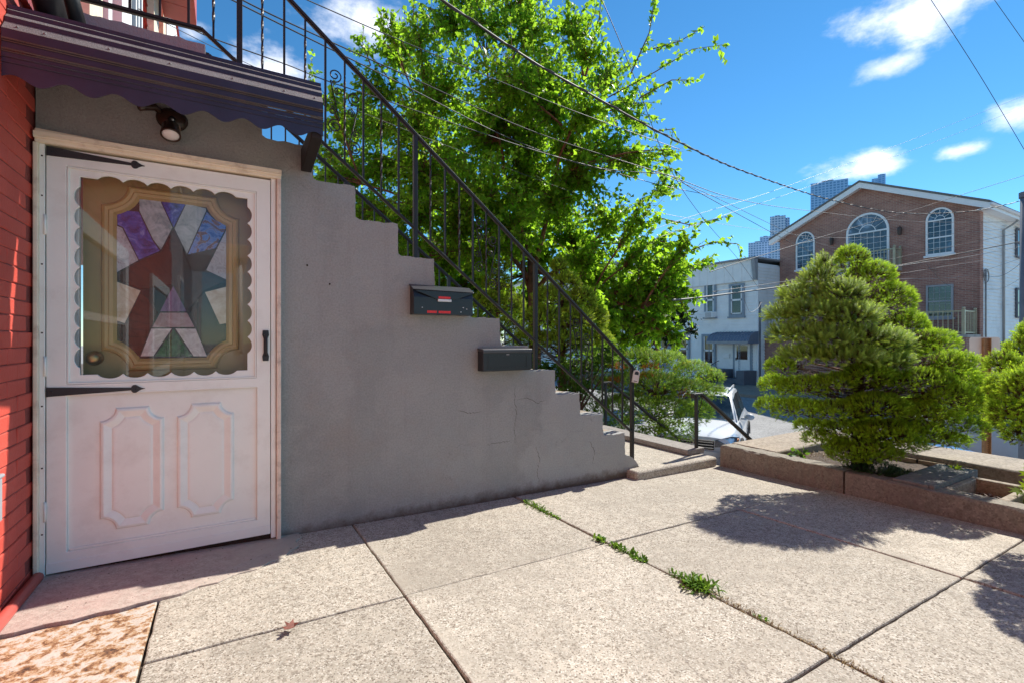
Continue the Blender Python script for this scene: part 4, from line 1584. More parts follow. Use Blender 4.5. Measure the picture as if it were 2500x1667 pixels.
def blades(points, length, width, mat, name, label, spread=.9, kind=None, cat='weed', group=None, seg=2):
    V, Fc, T_, Vv = [], [], [], []
    for (x, y, z) in points:
        a = random.uniform(0, 2 * PI)
        l = length * random.uniform(.5, 1.2)
        w = width * random.uniform(.6, 1.2)
        d = Vector((math.cos(a), math.sin(a), 0))
        s_ = Vector((-d.y, d.x, 0))
        lean = random.uniform(.25, spread)
        rv = random.random()
        k = len(V)
        for i in range(4):
            t = i / 3
            p = Vector((x, y, z)) + d * (l * lean * t) + Vector((0, 0, l * (t - .75 * lean * t * t)))
            ww = w * (math.sin(PI * (.12 + .86 * t)))
            V += [p - s_ * ww, p + s_ * ww + Vector((0, 0, ww * .3))]
            T_ += [t, t]; Vv += [rv, rv]
        for i in range(3):
            q = k + 2 * i
            Fc.append((q, q + 1, q + 3, q + 2))
    o = np_object(name, np.array([tuple(v) for v in V]), np.array(Fc), mat, attrs={'t': T_, 'v': Vv})
    return tag(o, label, cat, group, kind)


def seam(y0, y1, n, sx=.012):
    return [(1.805 + random.gauss(0, sx), random.uniform(y0, y1), gz(1.8, 1.5) - .004) for _ in range(n)]


wg = 'weeds in the pavement joint'
blades([(1.812 + random.gauss(0, .028), 1.43 + random.gauss(0, .042), gz(1.8, 1.43)) for _ in range(170)], .066, .0062, LEAF_M, 'weed_tuft', 'biggest bushy green weed tuft in the pavement joint', 1.0, group=wg)
blades([(1.79 + random.gauss(0, .012), 2.06 + random.gauss(0, .018), gz(1.8, 2)) for _ in range(34)], .038, .0075, LEAF_M, 'weed_tuft', 'small leafy weed at the start of the middle clump', 1.0, group=wg)
blades([(1.80 + random.gauss(0, .014), random.uniform(1.72, 1.98), gz(1.8, 1.9)) for _ in range(130)], .038, .006, LEAF_M, 'weed_tuft', 'long low strip of green weeds midway along the joint', 1.0, group=wg)
blades([(1.80 + random.gauss(0, .016), random.uniform(2.45, 2.86), gz(1.8, 2.7)) for _ in range(190)], .028, .005, LEAF_M, 'weeds', 'thin line of short weeds where the joint meets the wall', 1.0, group=wg, kind='stuff')
blades([(1.81 + random.gauss(0, .012), 1.56 + random.gauss(0, .02), gz(1.8, 1.5)) for _ in range(26)], .03, .005, LEAF_M, 'weed_tuft', 'tiny weed just behind the biggest tuft', 1.0, group=wg)
blades([(1.815 + random.gauss(0, .008), 1.13 + random.gauss(0, .02), gz(1.8, 1.1)) for _ in range(16)], .022, .005, LEAF_M, 'weed_tuft', 'small yellowing weed nearest the camera in the joint', 1.0, group=wg)
tag(blades([(1.806 + random.gauss(0, .011), random.uniform(.5, 1.38), gz(1.8, 1) - .006) for _ in range(420)], .026, .0016, DRY_M, 'dead_grass', None, 1.3, kind='stuff', cat=None))
# ================================================================== PLANT BUILDERS
def frames(D):
    """orthonormal frames (n,3,3) whose third row is D"""
    up = np.where(np.abs(D[:, 2:3]) < .92, np.array([[0, 0, 1.0]]), np.array([[1.0, 0, 0]]))
    A = np.cross(D, up)
    A /= np.linalg.norm(A, axis=1, keepdims=True)
    B = np.cross(D, A)
    a = RNG.uniform(0, 2 * PI, (len(D), 1))
    A2 = A * np.cos(a) + B * np.sin(a)
    B2 = -A * np.sin(a) + B * np.cos(a)
    return np.stack([A2, B2, D], axis=1)


def stamp(P, D, scale, tv, tf, tt, rnd=None):
    """copies of a template (verts tv, faces tf, tip values tt) at points P with axis D"""
    n, k = len(P), len(tv)
    Fr = frames(D)
    V = P[:, None, :] + np.einsum('kj,njc->nkc', tv, Fr) * np.asarray(scale).reshape(-1, 1, 1)
    Fc = (np.arange(n)[:, None, None] * k + tf[None]).reshape(-1, tf.shape[1])
    t = np.tile(tt, n)
    v = np.repeat(RNG.random(n) if rnd is None else rnd, k)
    return V.reshape(-1, 3), Fc, t, v


def needle_template(n, nl, nw, spread=.95, seed=3):
    r = np.random.default_rng(seed)
    V, Fc, T_ = [], [], []
    for i in range(n):
        t = .04 + .96 * (i + .5) / n
        a = i * 2.399
        c, s = math.cos(a), math.sin(a)
        up = 1.0 if t < .9 else 1.9
        d = np.array([c * spread, s * spread, up * .62])
        d /= np.linalg.norm(d)
        p = np.array([0, 0, t * .82])
        l = nl * (1.0 - .35 * t) * r.uniform(.8, 1.15)
        side = np.array([-s, c, 0]) * nw
        k = len(V)
        V += [p - side, p + side, p + d * l]
        T_ += [.18 + t * .6, .18 + t * .6, min(1, t * .6 + .45)]
        Fc.append((k, k + 1, k + 2))
    # short twig
    k = len(V)
    V += [np.array([-.012, 0, 0]), np.array([.012, 0, 0]), np.array([0, .0, .8])]
    T_ += [0, 0, .3]
    Fc.append((k, k + 1, k + 2))
    return np.array(V), np.array(Fc), np.array(T_)


LEAF_TV = np.array([(0, 0, 0), (-.33, .38, .07), (.33, .38, .07), (0, .46, 0), (0, 1.0, -.10)], dtype=float)
LEAF_TF = np.array([(0, 3, 1), (0, 2, 3), (1, 3, 4), (3, 2, 4)])
LEAF_TT = np.array([.2, .55, .55, .4, 1.0])


def leaf_stamp(P, D, scale):
    tv = LEAF_TV[:, [0, 2, 1]]          # leaf runs along the third axis
    return stamp(P, D, scale, tv, LEAF_TF, LEAF_TT)


def unit(n):
    v = RNG.normal(size=(n, 3))
    return v / np.linalg.norm(v, axis=1, keepdims=True)


def conifer(root, lobes, axis_xy, z0, z1, nshoot, slen, tmpl, mat, name='crown', up=.25, dense=1.0, sub=6, subr=.42):
    """shoots over the surface of many overlapping lumps; each lobe (c, r3) carries smaller lumps"""
    lumps = []
    for c, r in lobes:
        c, r = np.array(c), np.array(r)
        lumps.append((c, r))
        for d in unit(sub):
            d[2] = abs(d[2]) * .8 - .12
            lumps.append((c + d * r * .72, r * subr * RNG.uniform(.75, 1.2)))
    C = np.array([l[0] for l in lumps]); R = np.array([l[1] for l in lumps])
    area = np.array([(r[0] * r[1] + r[0] * r[2] + r[1] * r[2]) for r in R])
    counts = (nshoot * area / area.sum()).astype(int) + 1
    Ps, Ds = [], []
    for (c, r), m in zip(lumps, counts):
        n = unit(m * 2)
        keep = RNG.random(len(n)) < np.clip(.62 + n[:, 2] * .7, .06, 1)
        n = n[keep][:m]
        p = c + n * r * RNG.uniform(.86, 1.02, (len(n), 1))
        nn = n / r
        nn /= np.linalg.norm(nn, axis=1, keepdims=True)
        q = (p[:, None, :] - C[None]) / R[None]
        inside = (np.einsum('nkc,nkc->nk', q, q) < .66).sum(1)
        ok = inside < 1
        p, nn = p[ok], nn[ok]
        out = p - np.array([axis_xy[0], axis_xy[1], 0])
        out[:, 2] = 0
        out /= np.linalg.norm(out, axis=1, keepdims=True) + 1e-6
        d = nn * .85 + out * .22 + np.array([0, 0, up]) + RNG.normal(size=p.shape) * .28
        d /= np.linalg.norm(d, axis=1, keepdims=True)
        Ps.append(p); Ds.append(d)
    P, D = np.vstack(Ps), np.vstack(Ds)
    sc = slen * RNG.uniform(.65, 1.25, len(P))
    V, Fc, t, v = stamp(P - D * (sc * .35)[:, None], D, sc, *tmpl)
    return np_object(name, V, Fc, mat, root, attrs={'t': t, 'v': v}), lumps


def twigs(root, lumps, axis_xy, z0, z1, n, r, mat, name='twigs'):
    V, Fc = [], []
    for i in range(n):
        c, rr = lumps[RNG.integers(len(lumps))]
        e = c + unit(1)[0] * rr * .9
        h = min(max(e[2] - abs(RNG.normal(0, .12)) - .05, z0 + .03), z1)
        s_ = np.array([axis_xy[0] + RNG.normal(0, .02), axis_xy[1] + RNG.normal(0, .02), h])
        m = s_ * .45 + e * .55 + RNG.normal(0, .03, 3)
        for a, b_, w0, w1 in ((s_, m, r, r * .6), (m, e, r * .6, r * .25)):
            d = b_ - a
            q = np.cross(d, RNG.normal(size=3)); q /= np.linalg.norm(q) + 1e-9
            q2 = np.cross(d, q); q2 /= np.linalg.norm(q2) + 1e-9
            k = len(V)
            for pt, w in ((a, w0), (b_, w1)):
                for ang in (0, 2.094, 4.189):
                    V.append(pt + (q * math.cos(ang) + q2 * math.sin(ang)) * w)
            for j in range(3):
                j2 = (j + 1) % 3
                Fc.append((k + j, k + j2, k + 3 + j2, k + 3 + j))
    return np_object(name, np.array(V), np.array(Fc), mat, root)


def px_lobes(lst, d0, squash=.85):
    out = []
    for px, py, rx, ry, dd in lst:
        d = d0 + dd
        s_ = d / F
        out.append((at(px, py, d), (rx * s_ * squash, rx * s_ * squash, ry * s_)))
    return out


NEEDLE_FINE = needle_template(18, .35, .042)
NEEDLE_BLUE = needle_template(44, .20, .020, 1.35)
M['spruce_gold'] = leafy('golden_spruce_needles', (.055, .130, .018), (.30, .46, .032), (.70, .97, .05), .44, .6, .4, .06)
M['spruce_blue'] = leafy('blue_spruce_needles', (.068, .140, .034), (.32, .46, .085), (.75, .92, .11), .4, .45, .3)
M['spruce_dark'] = leafy('dark_spruce_needles', (.060, .125, .018), (.29, .40, .036), (.75, .92, .06), .42, .5, .4)
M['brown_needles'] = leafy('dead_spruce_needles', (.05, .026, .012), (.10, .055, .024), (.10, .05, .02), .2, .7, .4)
M['yew'] = leafy('yew_needles', (.045, .115, .018), (.19, .33, .036), (.55, .82, .06), .42, .45, .4)
M['yew_yellow'] = leafy('yew_young_tips', (.14, .2, .02), (.42, .42, .04), (.75, .72, .06), .35, .5, .3)
M['yew_orange'] = leafy('orange_dying_sprigs', (.26, .085, .015), (.50, .20, .03), (.5, .2, .03), .3, .6, .3)
M['mulberry'] = leafy('mulberry_leaf', (.060, .120, .012), (.12, .21, .02), (.52, .88, .045), .56, .38, .4)
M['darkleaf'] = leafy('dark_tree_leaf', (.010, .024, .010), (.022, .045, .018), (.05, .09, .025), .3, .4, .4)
M['shrubleaf'] = leafy('shrub_leaf', (.03, .08, .012), (.065, .14, .02), (.24, .42, .04), .42, .4, .35)


# ================================================================== THE BIG SPRUCE in the planter
def front_spruce():
    ax = (4.42, 1.93)
    d0 = SA * ax[0] + CA * ax[1]
    root = empty('spruce', (ax[0], ax[1], -.03), 'large rounded dwarf spruce in the planter before the brick house, part bluish, part golden', 'conifer', 'dwarf conifers')
    b = MB()
    b.tube([(ax[0], ax[1], -.06), (ax[0] - .01, ax[1], .25), (ax[0] + .01, ax[1] + .01, .8), (ax[0], ax[1], 1.45)], [.065, .045, .032, .012], 9)
    for i in range(9):
        a = i * 2.4
        z = .10 + i * .12
        b.tube([(ax[0], ax[1], z), (ax[0] + .25 * math.cos(a), ax[1] + .25 * math.sin(a), z + .06), (ax[0] + .34 * math.cos(a), ax[1] + .34 * math.sin(a), z + .08)], [.013, .009, .004], 5)
    b.build('trunk', M['barkred'], root, True)
    gold = [(2078, 645, 46, 42, .10), (2125, 690, 66, 52, .16), (2172, 748, 66, 60, .2), (2208, 815, 62, 60, .18), (2240, 875, 60, 50, .2),
            (2288, 850, 55, 42, -.1), (2335, 905, 66, 46, -.38), (2375, 960, 56, 50, -.35), (2390, 1010, 46, 44, -.3), (2330, 985, 80, 52, -.48), (2265, 945, 76, 46, -.35), (2330, 930, 60, 40, .15), (2370, 1000, 50, 46, .1), (2080, 1105, 76, 22, -.25), (2200, 1088, 70, 28, -.32), (2290, 1072, 66, 32, -.25), (2150, 1112, 60, 18, -.3), (2105, 1122, 50, 16, -.32), (2060, 1122, 46, 14, -.3), (2010, 1080, 60, 22, -.15), (2240, 1010, 60, 40, .1),
            (2350, 1050, 62, 42, -.3), (2270, 1020, 76, 48, -.4), (1905, 905, 42, 28, -.05), (1893, 950, 45, 32, .0), (1880, 1000, 40, 28, -.02),
            (1960, 955, 70, 34, -.16), (2035, 945, 60, 30, -.22), (2120, 925, 70, 34, -.30), (2190, 945, 60, 34, -.28),
            (1945, 1010, 80, 34, -.12), (2040, 1015, 85, 34, -.22), (2140, 1000, 85, 38, -.34), (2230, 1060, 66, 36, -.2),
            (2070, 1062, 80, 30, -.22), (2160, 1062, 86, 34, -.34), (2120, 1095, 70, 24, -.3), (1980, 1050, 50, 20, -.1), (2330, 1085, 40, 20, .05)]
    blue = [(2010, 655, 20, 30, .02), (1992, 695, 44, 36, .0), (2050, 728, 62, 38, -.12), (1945, 735, 46, 36, .02), (1915, 780, 46, 30, .0), (1985, 775, 66, 38, -.10), (2075, 785, 74, 38, -.22),
            (1935, 828, 66, 30, -.06), (2020, 838, 80, 34, -.22), (2120, 838, 76, 36, -.26), (2180, 855, 54, 34, -.16), (1970, 878, 70, 24, -.14), (2070, 882, 86, 26, -.28), (2160, 895, 66, 26, -.22)]
    Lg, Lb = px_lobes([(a_, b_, c_ * .93, d_ * .86, e_ * 1.0) for a_, b_, c_, d_, e_ in gold], d0), px_lobes([(a_, b_, c_, d_ * .85, e_ * 1.1) for a_, b_, c_, d_, e_ in blue], d0)
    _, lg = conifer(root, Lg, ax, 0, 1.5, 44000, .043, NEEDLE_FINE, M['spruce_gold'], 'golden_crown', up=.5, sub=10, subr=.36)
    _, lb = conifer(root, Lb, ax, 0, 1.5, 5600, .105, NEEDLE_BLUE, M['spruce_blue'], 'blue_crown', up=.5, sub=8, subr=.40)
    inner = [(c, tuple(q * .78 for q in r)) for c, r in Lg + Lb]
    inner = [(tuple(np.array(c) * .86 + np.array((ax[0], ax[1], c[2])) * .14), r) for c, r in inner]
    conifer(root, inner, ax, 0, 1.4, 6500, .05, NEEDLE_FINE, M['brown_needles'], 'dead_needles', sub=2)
    twigs(root, lg + lb, ax, .05, 1.4, 900, .0035, M['deadwood'], 'branches')
    return root


front_spruce()


def side_spruce():
    ax = (4.55, .58)
    d0 = SA * ax[0] + CA * ax[1]
    root = empty('spruce', (ax[0], ax[1], -.03), 'golden dwarf spruce cut off by the right edge of the picture', 'conifer', 'dwarf conifers')
    b = MB(); b.tube([(ax[0], ax[1], -.1), (ax[0], ax[1], .3), (ax[0], ax[1], 1.2)], [.06, .045, .012], 8); b.build('trunk', M['barkred'], root, True)
    lst = [(2505, 870, 50, 40, .1), (2480, 930, 46, 40, .05), (2470, 985, 50, 42, 0), (2490, 1040, 60, 40, -.05), (2560, 840, 70, 60, .1), (2560, 930, 90, 60, -.1), (2660, 900, 110, 70, -.2),
           (2580, 1020, 90, 50, -.1), (2700, 1000, 120, 60, -.2), (2500, 1075, 45, 24, 0), (2600, 1080, 90, 36, -.1), (2750, 1090, 120, 40, -.2)]
    lst += [(2450, 900, 40, 34, -.1), (2455, 960, 44, 40, -.25), (2465, 1020, 50, 40, -.2), (2530, 960, 80, 60, -.4)]
    L = px_lobes(lst, d0)
    _, lg = conifer(root, L, ax, 0, 1.3, 17000, .043, NEEDLE_FINE, M['spruce_gold'], 'golden_crown', up=.5, sub=10, subr=.34)
    inner = [(c, tuple(q * .78 for q in r)) for c, r in L]
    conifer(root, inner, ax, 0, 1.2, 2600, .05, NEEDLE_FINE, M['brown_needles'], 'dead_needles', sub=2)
    twigs(root, lg, ax, .05, 1.2, 350, .0035, M['deadwood'], 'branches')


side_spruce()


# ================================================================== CONIFERS BEHIND THE RAILING
def back_spruce(px, d0, lst, label, trunk_y, n, seed_z=-.4, tr=.075):
    c = at(px, 838, d0)
    root = empty('spruce', (c[0], c[1], seed_z), label, 'conifer', 'dwarf conifers')
    ztop = at(px, lst[0][1], d0)[2]
    b = MB(); b.tube([(c[0], c[1], seed_z), (c[0] + .01, c[1], .5), (c[0], c[1], ztop - .2)], [tr, tr * .85, .012], 9)
    for i in range(5):
        a = i * 2.4 + 1
        b.tube([(c[0], c[1], .75 + i * .1), (c[0] + .35 * math.cos(a), c[1] + .35 * math.sin(a), .95 + i * .1)], [.02, .01], 5)
    b.build('trunk', M['barkred'], root, True)
    L = px_lobes(lst, d0, .8)
    _, lg = conifer(root, L, (c[0], c[1]), .6, ztop, int(n * 1.5), .08, NEEDLE_FINE, M['spruce_dark'], 'crown', sub=9, subr=.34)
    inner = [(q, tuple(k * .8 for k in r)) for q, r in L]
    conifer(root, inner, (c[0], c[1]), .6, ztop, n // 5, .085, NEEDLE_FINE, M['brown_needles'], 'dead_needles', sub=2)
    twigs(root, lg, (c[0], c[1]), .7, ztop - .2, 250, .006, M['deadwood'], 'branches')


back_spruce(1372, 7.4, [(1365, 668, 26, 28, 0), (1380, 705, 46, 32, 0), (1345, 740, 56, 34, -.1), (1415, 745, 50, 36, 0), (1330, 790, 66, 36, -.15), (1400, 795, 66, 36, -.2), (1450, 790, 42, 36, 0), (1300, 840, 60, 30, -.1), (1375, 845, 70, 30, -.3), (1450, 845, 58, 36, -.05), (1475, 890, 40, 34, .1), (1280, 870, 36, 22, 0)],
            'broad rounded spruce on a bare reddish trunk behind the lower stair railing', 900, 9000)
back_spruce(1215, 8.6, [(1225, 665, 26, 26, 0), (1215, 705, 46, 34, 0), (1195, 755, 52, 40, -.1), (1245, 760, 46, 38, 0), (1180, 815, 50, 40, 0), (1235, 820, 56, 40, -.2), (1165, 870, 50, 36, 0), (1230, 880, 60, 36, -.1)],
            'narrower pale green spruce behind the railing above the lower mailbox', 900, 5000)


# ================================================================== YEW AND SHRUBS BY THE STEPS
def yew():
    d0 = 7.0
    c = at(1600, 838, d0)
    root = empty('yew_bush', (c[0], c[1], -.45), 'spreading yew bush with yellow tips and orange sprigs beside the far handrail', 'shrub')
    lst = [(1490, 905, 60, 34, .2), (1560, 890, 60, 32, .1), (1625, 895, 56, 30, 0), (1690, 915, 50, 26, 0), (1735, 930, 34, 20, .05), (1520, 945, 66, 34, .1), (1600, 950, 70, 36, -.1), (1680, 965, 64, 32, -.1), (1740, 968, 34, 20, -.05),
           (1540, 1000, 66, 36, 0), (1620, 1010, 70, 36, -.15), (1690, 1015, 54, 32, -.1), (1650, 1060, 56, 26, -.1), (1570, 1050, 60, 30, 0), (1450, 960, 50, 36, .3), (1440, 1010, 50, 40, .3), (1500, 1020, 60, 40, -.1), (1580, 1020, 60, 40, -.2), (1650, 1030, 60, 36, -.2), (1610, 1065, 60, 26, -.2), (1530, 1060, 60, 30, -.1)]
    L = px_lobes(lst, d0, .9)
    tm = needle_template(18, .30, .035, 1.3)
    _, lg = conifer(root, L, (c[0], c[1]), -.4, .6, 25000, .080, tm, M['yew'], 'crown', up=.2)
    conifer(root, L[:9], (c[0], c[1]), -.4, .6, 1000, .075, tm, M['yew_yellow'], 'young_tips', up=.4)
    o = [(at(x, y, d0 - .2), (.10, .10, .05)) for x, y in ((1508, 905), (1590, 905), (1505, 940), (1672, 972), (1580, 925))]
    conifer(root, o, (c[0], c[1]), -.4, .6, 260, .09, tm, M['yew_orange'], 'orange_sprigs', up=.2)
    twigs(root, lg, (c[0], c[1]), -.42, .3, 220, .005, M['deadwood'], 'branches')


yew()


def leafy_shrub(name, label, lst, d0, n, size, mat, cat='shrub', group=None, tr=.012, zb=-.42):
    c = at(sum(l[0] for l in lst) / len(lst), 838, d0)
    root = empty(name, (c[0], c[1], zb), label, cat, group)
    L = px_lobes(lst, d0, .9)
    Ps = []
    for q, r in L:
        m = int(n / len(L))
        Ps.append(np.array(q) + unit(m) * np.array(r) * RNG.uniform(.35, 1.05, (m, 1)))
    P = np.vstack(Ps)
    D = unit(len(P)) * .8 + (P - np.array([c[0], c[1], P[:, 2].mean()])) * .5 + np.array([0, 0, -.15])
    D /= np.linalg.norm(D, axis=1, keepdims=True)
    V, Fc, t, v = leaf_stamp(P, D, size * RNG.uniform(.6, 1.25, len(P)))
    np_object('crown', V, Fc, mat, root, attrs={'t': t, 'v': v})
    twigs(root, L, (c[0], c[1]), zb, zb + .3, 60, tr, M['deadwood'], 'stems')
    return root


leafy_shrub('shrub', 'bright leafy shrub under the broad spruce behind the railing', [(1390, 905, 40, 30, 0), (1440, 890, 44, 36, .1), (1400, 950, 50, 30, 0), (1330, 920, 40, 30, .2), (1290, 905, 30, 24, .3), (1480, 870, 40, 30, .2)], 6.6, 1500, .075, M['shrubleaf'])
leafy_shrub('shrub', 'small shrub low behind the lower mailbox and the steps', [(1260, 925, 40, 30, .2), (1200, 900, 40, 36, .3), (1120, 860, 50, 40, .6)], 7.2, 700, .08, M['shrubleaf'])


# ================================================================== TREES
def tree(name, label, base, fork, blobs, nleaf, size, leafmat, barkmat, twig_n, trunk_r, droop=.35, whips=(), seed=1, cat='tree', limb_k=1.0):
    """trunk, limbs to every blob, twigs inside the blobs, leaves along the twigs"""
    rng = np.random.default_rng(seed)
    root = empty(name, base, label, cat)
    b = MB()
    base, fork = Vector(base), Vector(fork)
    b.tube([base, base.lerp(fork, .5) + Vector((.05, .03, 0)), fork], [trunk_r, trunk_r * .85, trunk_r * .7], 10)
    heads = []
    # leaders: a few long curved limbs to well spread parts of the crown; everything else branches off them
    cs = [Vector(c) for c, _ in blobs]
    chosen = [max(range(len(cs)), key=lambda i: cs[i].z)]
    while len(chosen) < min(8, len(cs)):
        chosen.append(max(range(len(cs)), key=lambda i: min((cs[i] - cs[j]).length for j in chosen) + .25 * cs[i].z))
    for j, ci in enumerate(chosen):
        e = cs[ci]
        s0 = base.lerp(fork, .72 + .28 * ((j * 5) % 8) / 7)
        m1 = s0.lerp(e, .4) + Vector((rng.normal(0, .25), rng.normal(0, .25), .35))
        n = 10
        ld = [((1 - t) ** 2) * s0 + 2 * t * (1 - t) * m1 + t * t * e for t in [k / n for k in range(n + 1)]]
        ld = [p + Vector((rng.normal(0, .04), rng.normal(0, .04), rng.normal(0, .03))) * (1 if 0 < k < n else 0) for k, p in enumerate(ld)]
        b.tube(ld, [trunk_r * (.36 - .29 * k / n) for k in range(n + 1)], 6)
        heads += [(p, k / n) for k, p in enumerate(ld) if 2 <= k <= 9]
    segs = []
    tw = np.array([r * r for _, r in blobs]); tw = tw / tw.sum()
    LP, LD = [], []
    def leaves_along(p0, p1, p2, m):
        t = np.linspace(.18, 1.0, m)[:, None] + rng.normal(0, .02, (m, 1))
        q = (1 - t) ** 2 * p0 + 2 * t * (1 - t) * p1 + t * t * p2
        dr = p2 - p0
        dr = dr / (np.linalg.norm(dr) + 1e-6)
        side = rng.normal(size=(m, 3))
        d = dr * .45 + side * .55 + np.array([0, 0, -droop])
        d /= np.linalg.norm(d, axis=1, keepdims=True)
        LP.append(q + rng.normal(0, .012, (m, 3))); LD.append(d)
    total_tw = 0
    for (c, r), w in zip(blobs, tw):
        c = Vector(c)
        h = min(heads, key=lambda q: (q[0] - c).length + max(0, q[0].z - c.z) * .8 + .9 * q[1])[0]
        mid = h.lerp(c, .5) + Vector((rng.normal(0, .12), rng.normal(0, .12), rng.normal(.05, .10)))
        rr = trunk_r * .15 * limb_k
        n = 6
        limb = [((1 - t) ** 2) * h + 2 * t * (1 - t) * mid + t * t * c for t in [k / n for k in range(n + 1)]]
        b.tube(limb, [rr * (1 - .75 * k / n) for k in range(n + 1)], 5)
        m = max(3, int(twig_n * w))
        for k in range(m):
            t0 = rng.uniform(.45, 1.0)
            s_ = limb[min(n, int(t0 * n))]
            u = unit(1)[0]
            e = Vector(tuple(np.array(c) + u * r * rng.uniform(.45, 1.08) * np.array([1, 1, .92])))
            mm = s_.lerp(e, .5) + Vector((rng.normal(0, .06), rng.normal(0, .06), .10 * r))
            b.tube([s_, mm, e], [.008, .005, .002], 3, False)
            leaves_along(np.array(s_), np.array(mm), np.array(e), max(4, int(nleaf / twig_n * rng.uniform(.6, 1.4))))
    for pts in whips:
        pts = [Vector(p) for p in pts]
        b.tube(pts, [.014 * (1 - .7 * k / (len(pts) - 1)) for k in range(len(pts))], 4, False)
        for p, q in zip(pts[:-1], pts[1:]):
            L_ = (q - p).length
            m_ = max(3, int(L_ / .035))
            leaves_along(np.array(p), np.array(p.lerp(q, .5)), np.array(q), m_)
            for k in range(int(L_ / .28)):
                s_ = p.lerp(q, rng.random())
                e = s_ + Vector(tuple(unit(1)[0])) * rng.uniform(.15, .32) + (q - p).normalized() * .12
                b.tube([s_, e], [.005, .002], 3, False)
                leaves_along(np.array(s_), np.array(s_.lerp(e, .5)), np.array(e), 8)
    b.build('trunk', barkmat, root, True)
    P, D = np.vstack(LP), np.vstack(LD)
    V, Fc, t, v = leaf_stamp(P, D, size * rng.uniform(.55, 1.25, len(P)))
    np_object('crown', V, Fc, leafmat, root, attrs={'t': t, 'v': v})
    return root


def mulberry():
    rng = np.random.default_rng(5)
    lst = [(1300, 420, 110), (1240, 300, 110), (1400, 360, 110), (1330, 250, 110), (1200, 470, 110), (1360, 500, 100), (840, 290, 60), (945, 70, 50), (1020, 70, 70), (1150, 5, 90), (1280, -5, 90), (1410, 70, 80), (905, 215, 75), (880, 120, 30), (985, 140, 95), (1090, 80, 105), (1200, 45, 95), (1320, 60, 100), (1090, 210, 120), (1220, 200, 130), (1350, 190, 130), (990, 300, 120), (870, 330, 90), (800, 250, 55), (790, 400, 70), (900, 440, 100),
           (1040, 400, 120), (1180, 350, 130), (1320, 330, 130), (1440, 270, 100), (1500, 180, 70), (1450, 130, 60), (1560, 280, 70), (1510, 380, 90), (1580, 400, 60), (1430, 440, 110), (1290, 480, 120), (1150, 500, 120), (1000, 540, 110), (900, 560, 90),
           (820, 500, 70), (1060, 640, 100), (1180, 640, 100), (960, 660, 80), (1380, 580, 110), (1500, 540, 90), (1590, 520, 60), (1630, 460, 45), (1640, 375, 45), (1450, 660, 100), (1560, 640, 80), (1640, 610, 60), (1690, 590, 40), (1520, 740, 80), (1600, 700, 70),
           (1660, 680, 50), (1440, 760, 70), (1540, 810, 56), (1480, 830, 50), (1600, 790, 45), (1720, 640, 36), (1600, 805, 60), (1560, 845, 55), (1665, 720, 50), (1640, 835, 42), (1500, 860, 60), (1560, 700, 90), (1620, 760, 60), (1500, 800, 80), (1640, 650, 70), (1580, 760, 70), (1480, 700, 90), (1420, 640, 90), (860, 560, 90), (800, 440, 70), (1310, 640, 90), (1250, 560, 110), (1120, 570, 100), (870, 640, 70)]
    blobs = []
    for x, y, r in lst:
        d = 9.6 + rng.uniform(-1.5, 1.5)
        if x > 1480 and y > 480: d = 9.0 + rng.uniform(-.8, .6)
        blobs.append((at(x, y, d), r * d / F))
    for x, y, r in ((850, 560, 100), (950, 640, 110), (1060, 720, 110), (1180, 770, 110), (1300, 770, 110), (1420, 800, 90), (800, 440, 80), (1120, 640, 110), (1000, 760, 90)):
        blobs.append((at(x, y, 11.4), r * 11.4 / F))
    # back and unseen side of the crown
    for k in range(14):
        a, rr = rng.uniform(0, 2 * PI), rng.uniform(.5, 2.6)
        c = at(1230, 300, 12.0)
        blobs.append(((c[0] + rr * math.cos(a), c[1] + abs(rr * math.sin(a)), rng.uniform(3.2, 6.8)), .8))
    W = lambda *l: [at(x, y, d) for x, y, d in l]
    whips = [W((1480, 250, 9.6), (1600, 185, 9.3), (1690, 130, 9.1), (1772, 118, 9.0)), W((1560, 250, 9.3), (1640, 205, 9.2), (1705, 205, 9.2)), W((1540, 190, 9.4), (1585, 90, 9.3), (1602, -12, 9.3)), W((1440, 130, 9.6), (1462, 60, 9.6), (1470, -10, 9.6)),
             W((1590, 130, 9.3), (1660, 110, 9.2), (1720, 75, 9.2)), W((1020, 130, 9.8), (1008, 60, 9.8), (1012, -10, 9.8)), W((1380, 90, 9.7), (1390, 20, 9.7), (1385, -30, 9.7)), W((905, 170, 9.9), (884, 110, 9.9), (888, 78, 9.9)),
             W((1600, 540, 8.9), (1690, 560, 8.8), (1785, 535, 8.8)), W((1640, 640, 8.8), (1740, 600, 8.8), (1800, 605, 8.8), (1812, 640, 8.8)), W((1560, 720, 8.9), (1660, 740, 8.8), (1690, 800, 8.8)), W((1540, 780, 8.8), (1640, 830, 8.7), (1660, 870, 8.7)), W((780, 330, 9.9), (748, 240, 9.9), (760, 170, 9.9)), W((1600, 330, 9.2), (1640, 325, 9.2), (1660, 355, 9.2)), W((1600, 430, 9.2), (1640, 420, 9.2), (1665, 440, 9.2))]
    base = at(1305, 880, 9.8)
    base = (base[0], base[1], -.42)
    fork = at(1300, 640, 9.8)
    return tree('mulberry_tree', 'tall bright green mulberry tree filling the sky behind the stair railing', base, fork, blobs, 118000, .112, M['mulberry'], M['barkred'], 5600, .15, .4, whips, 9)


mulberry()


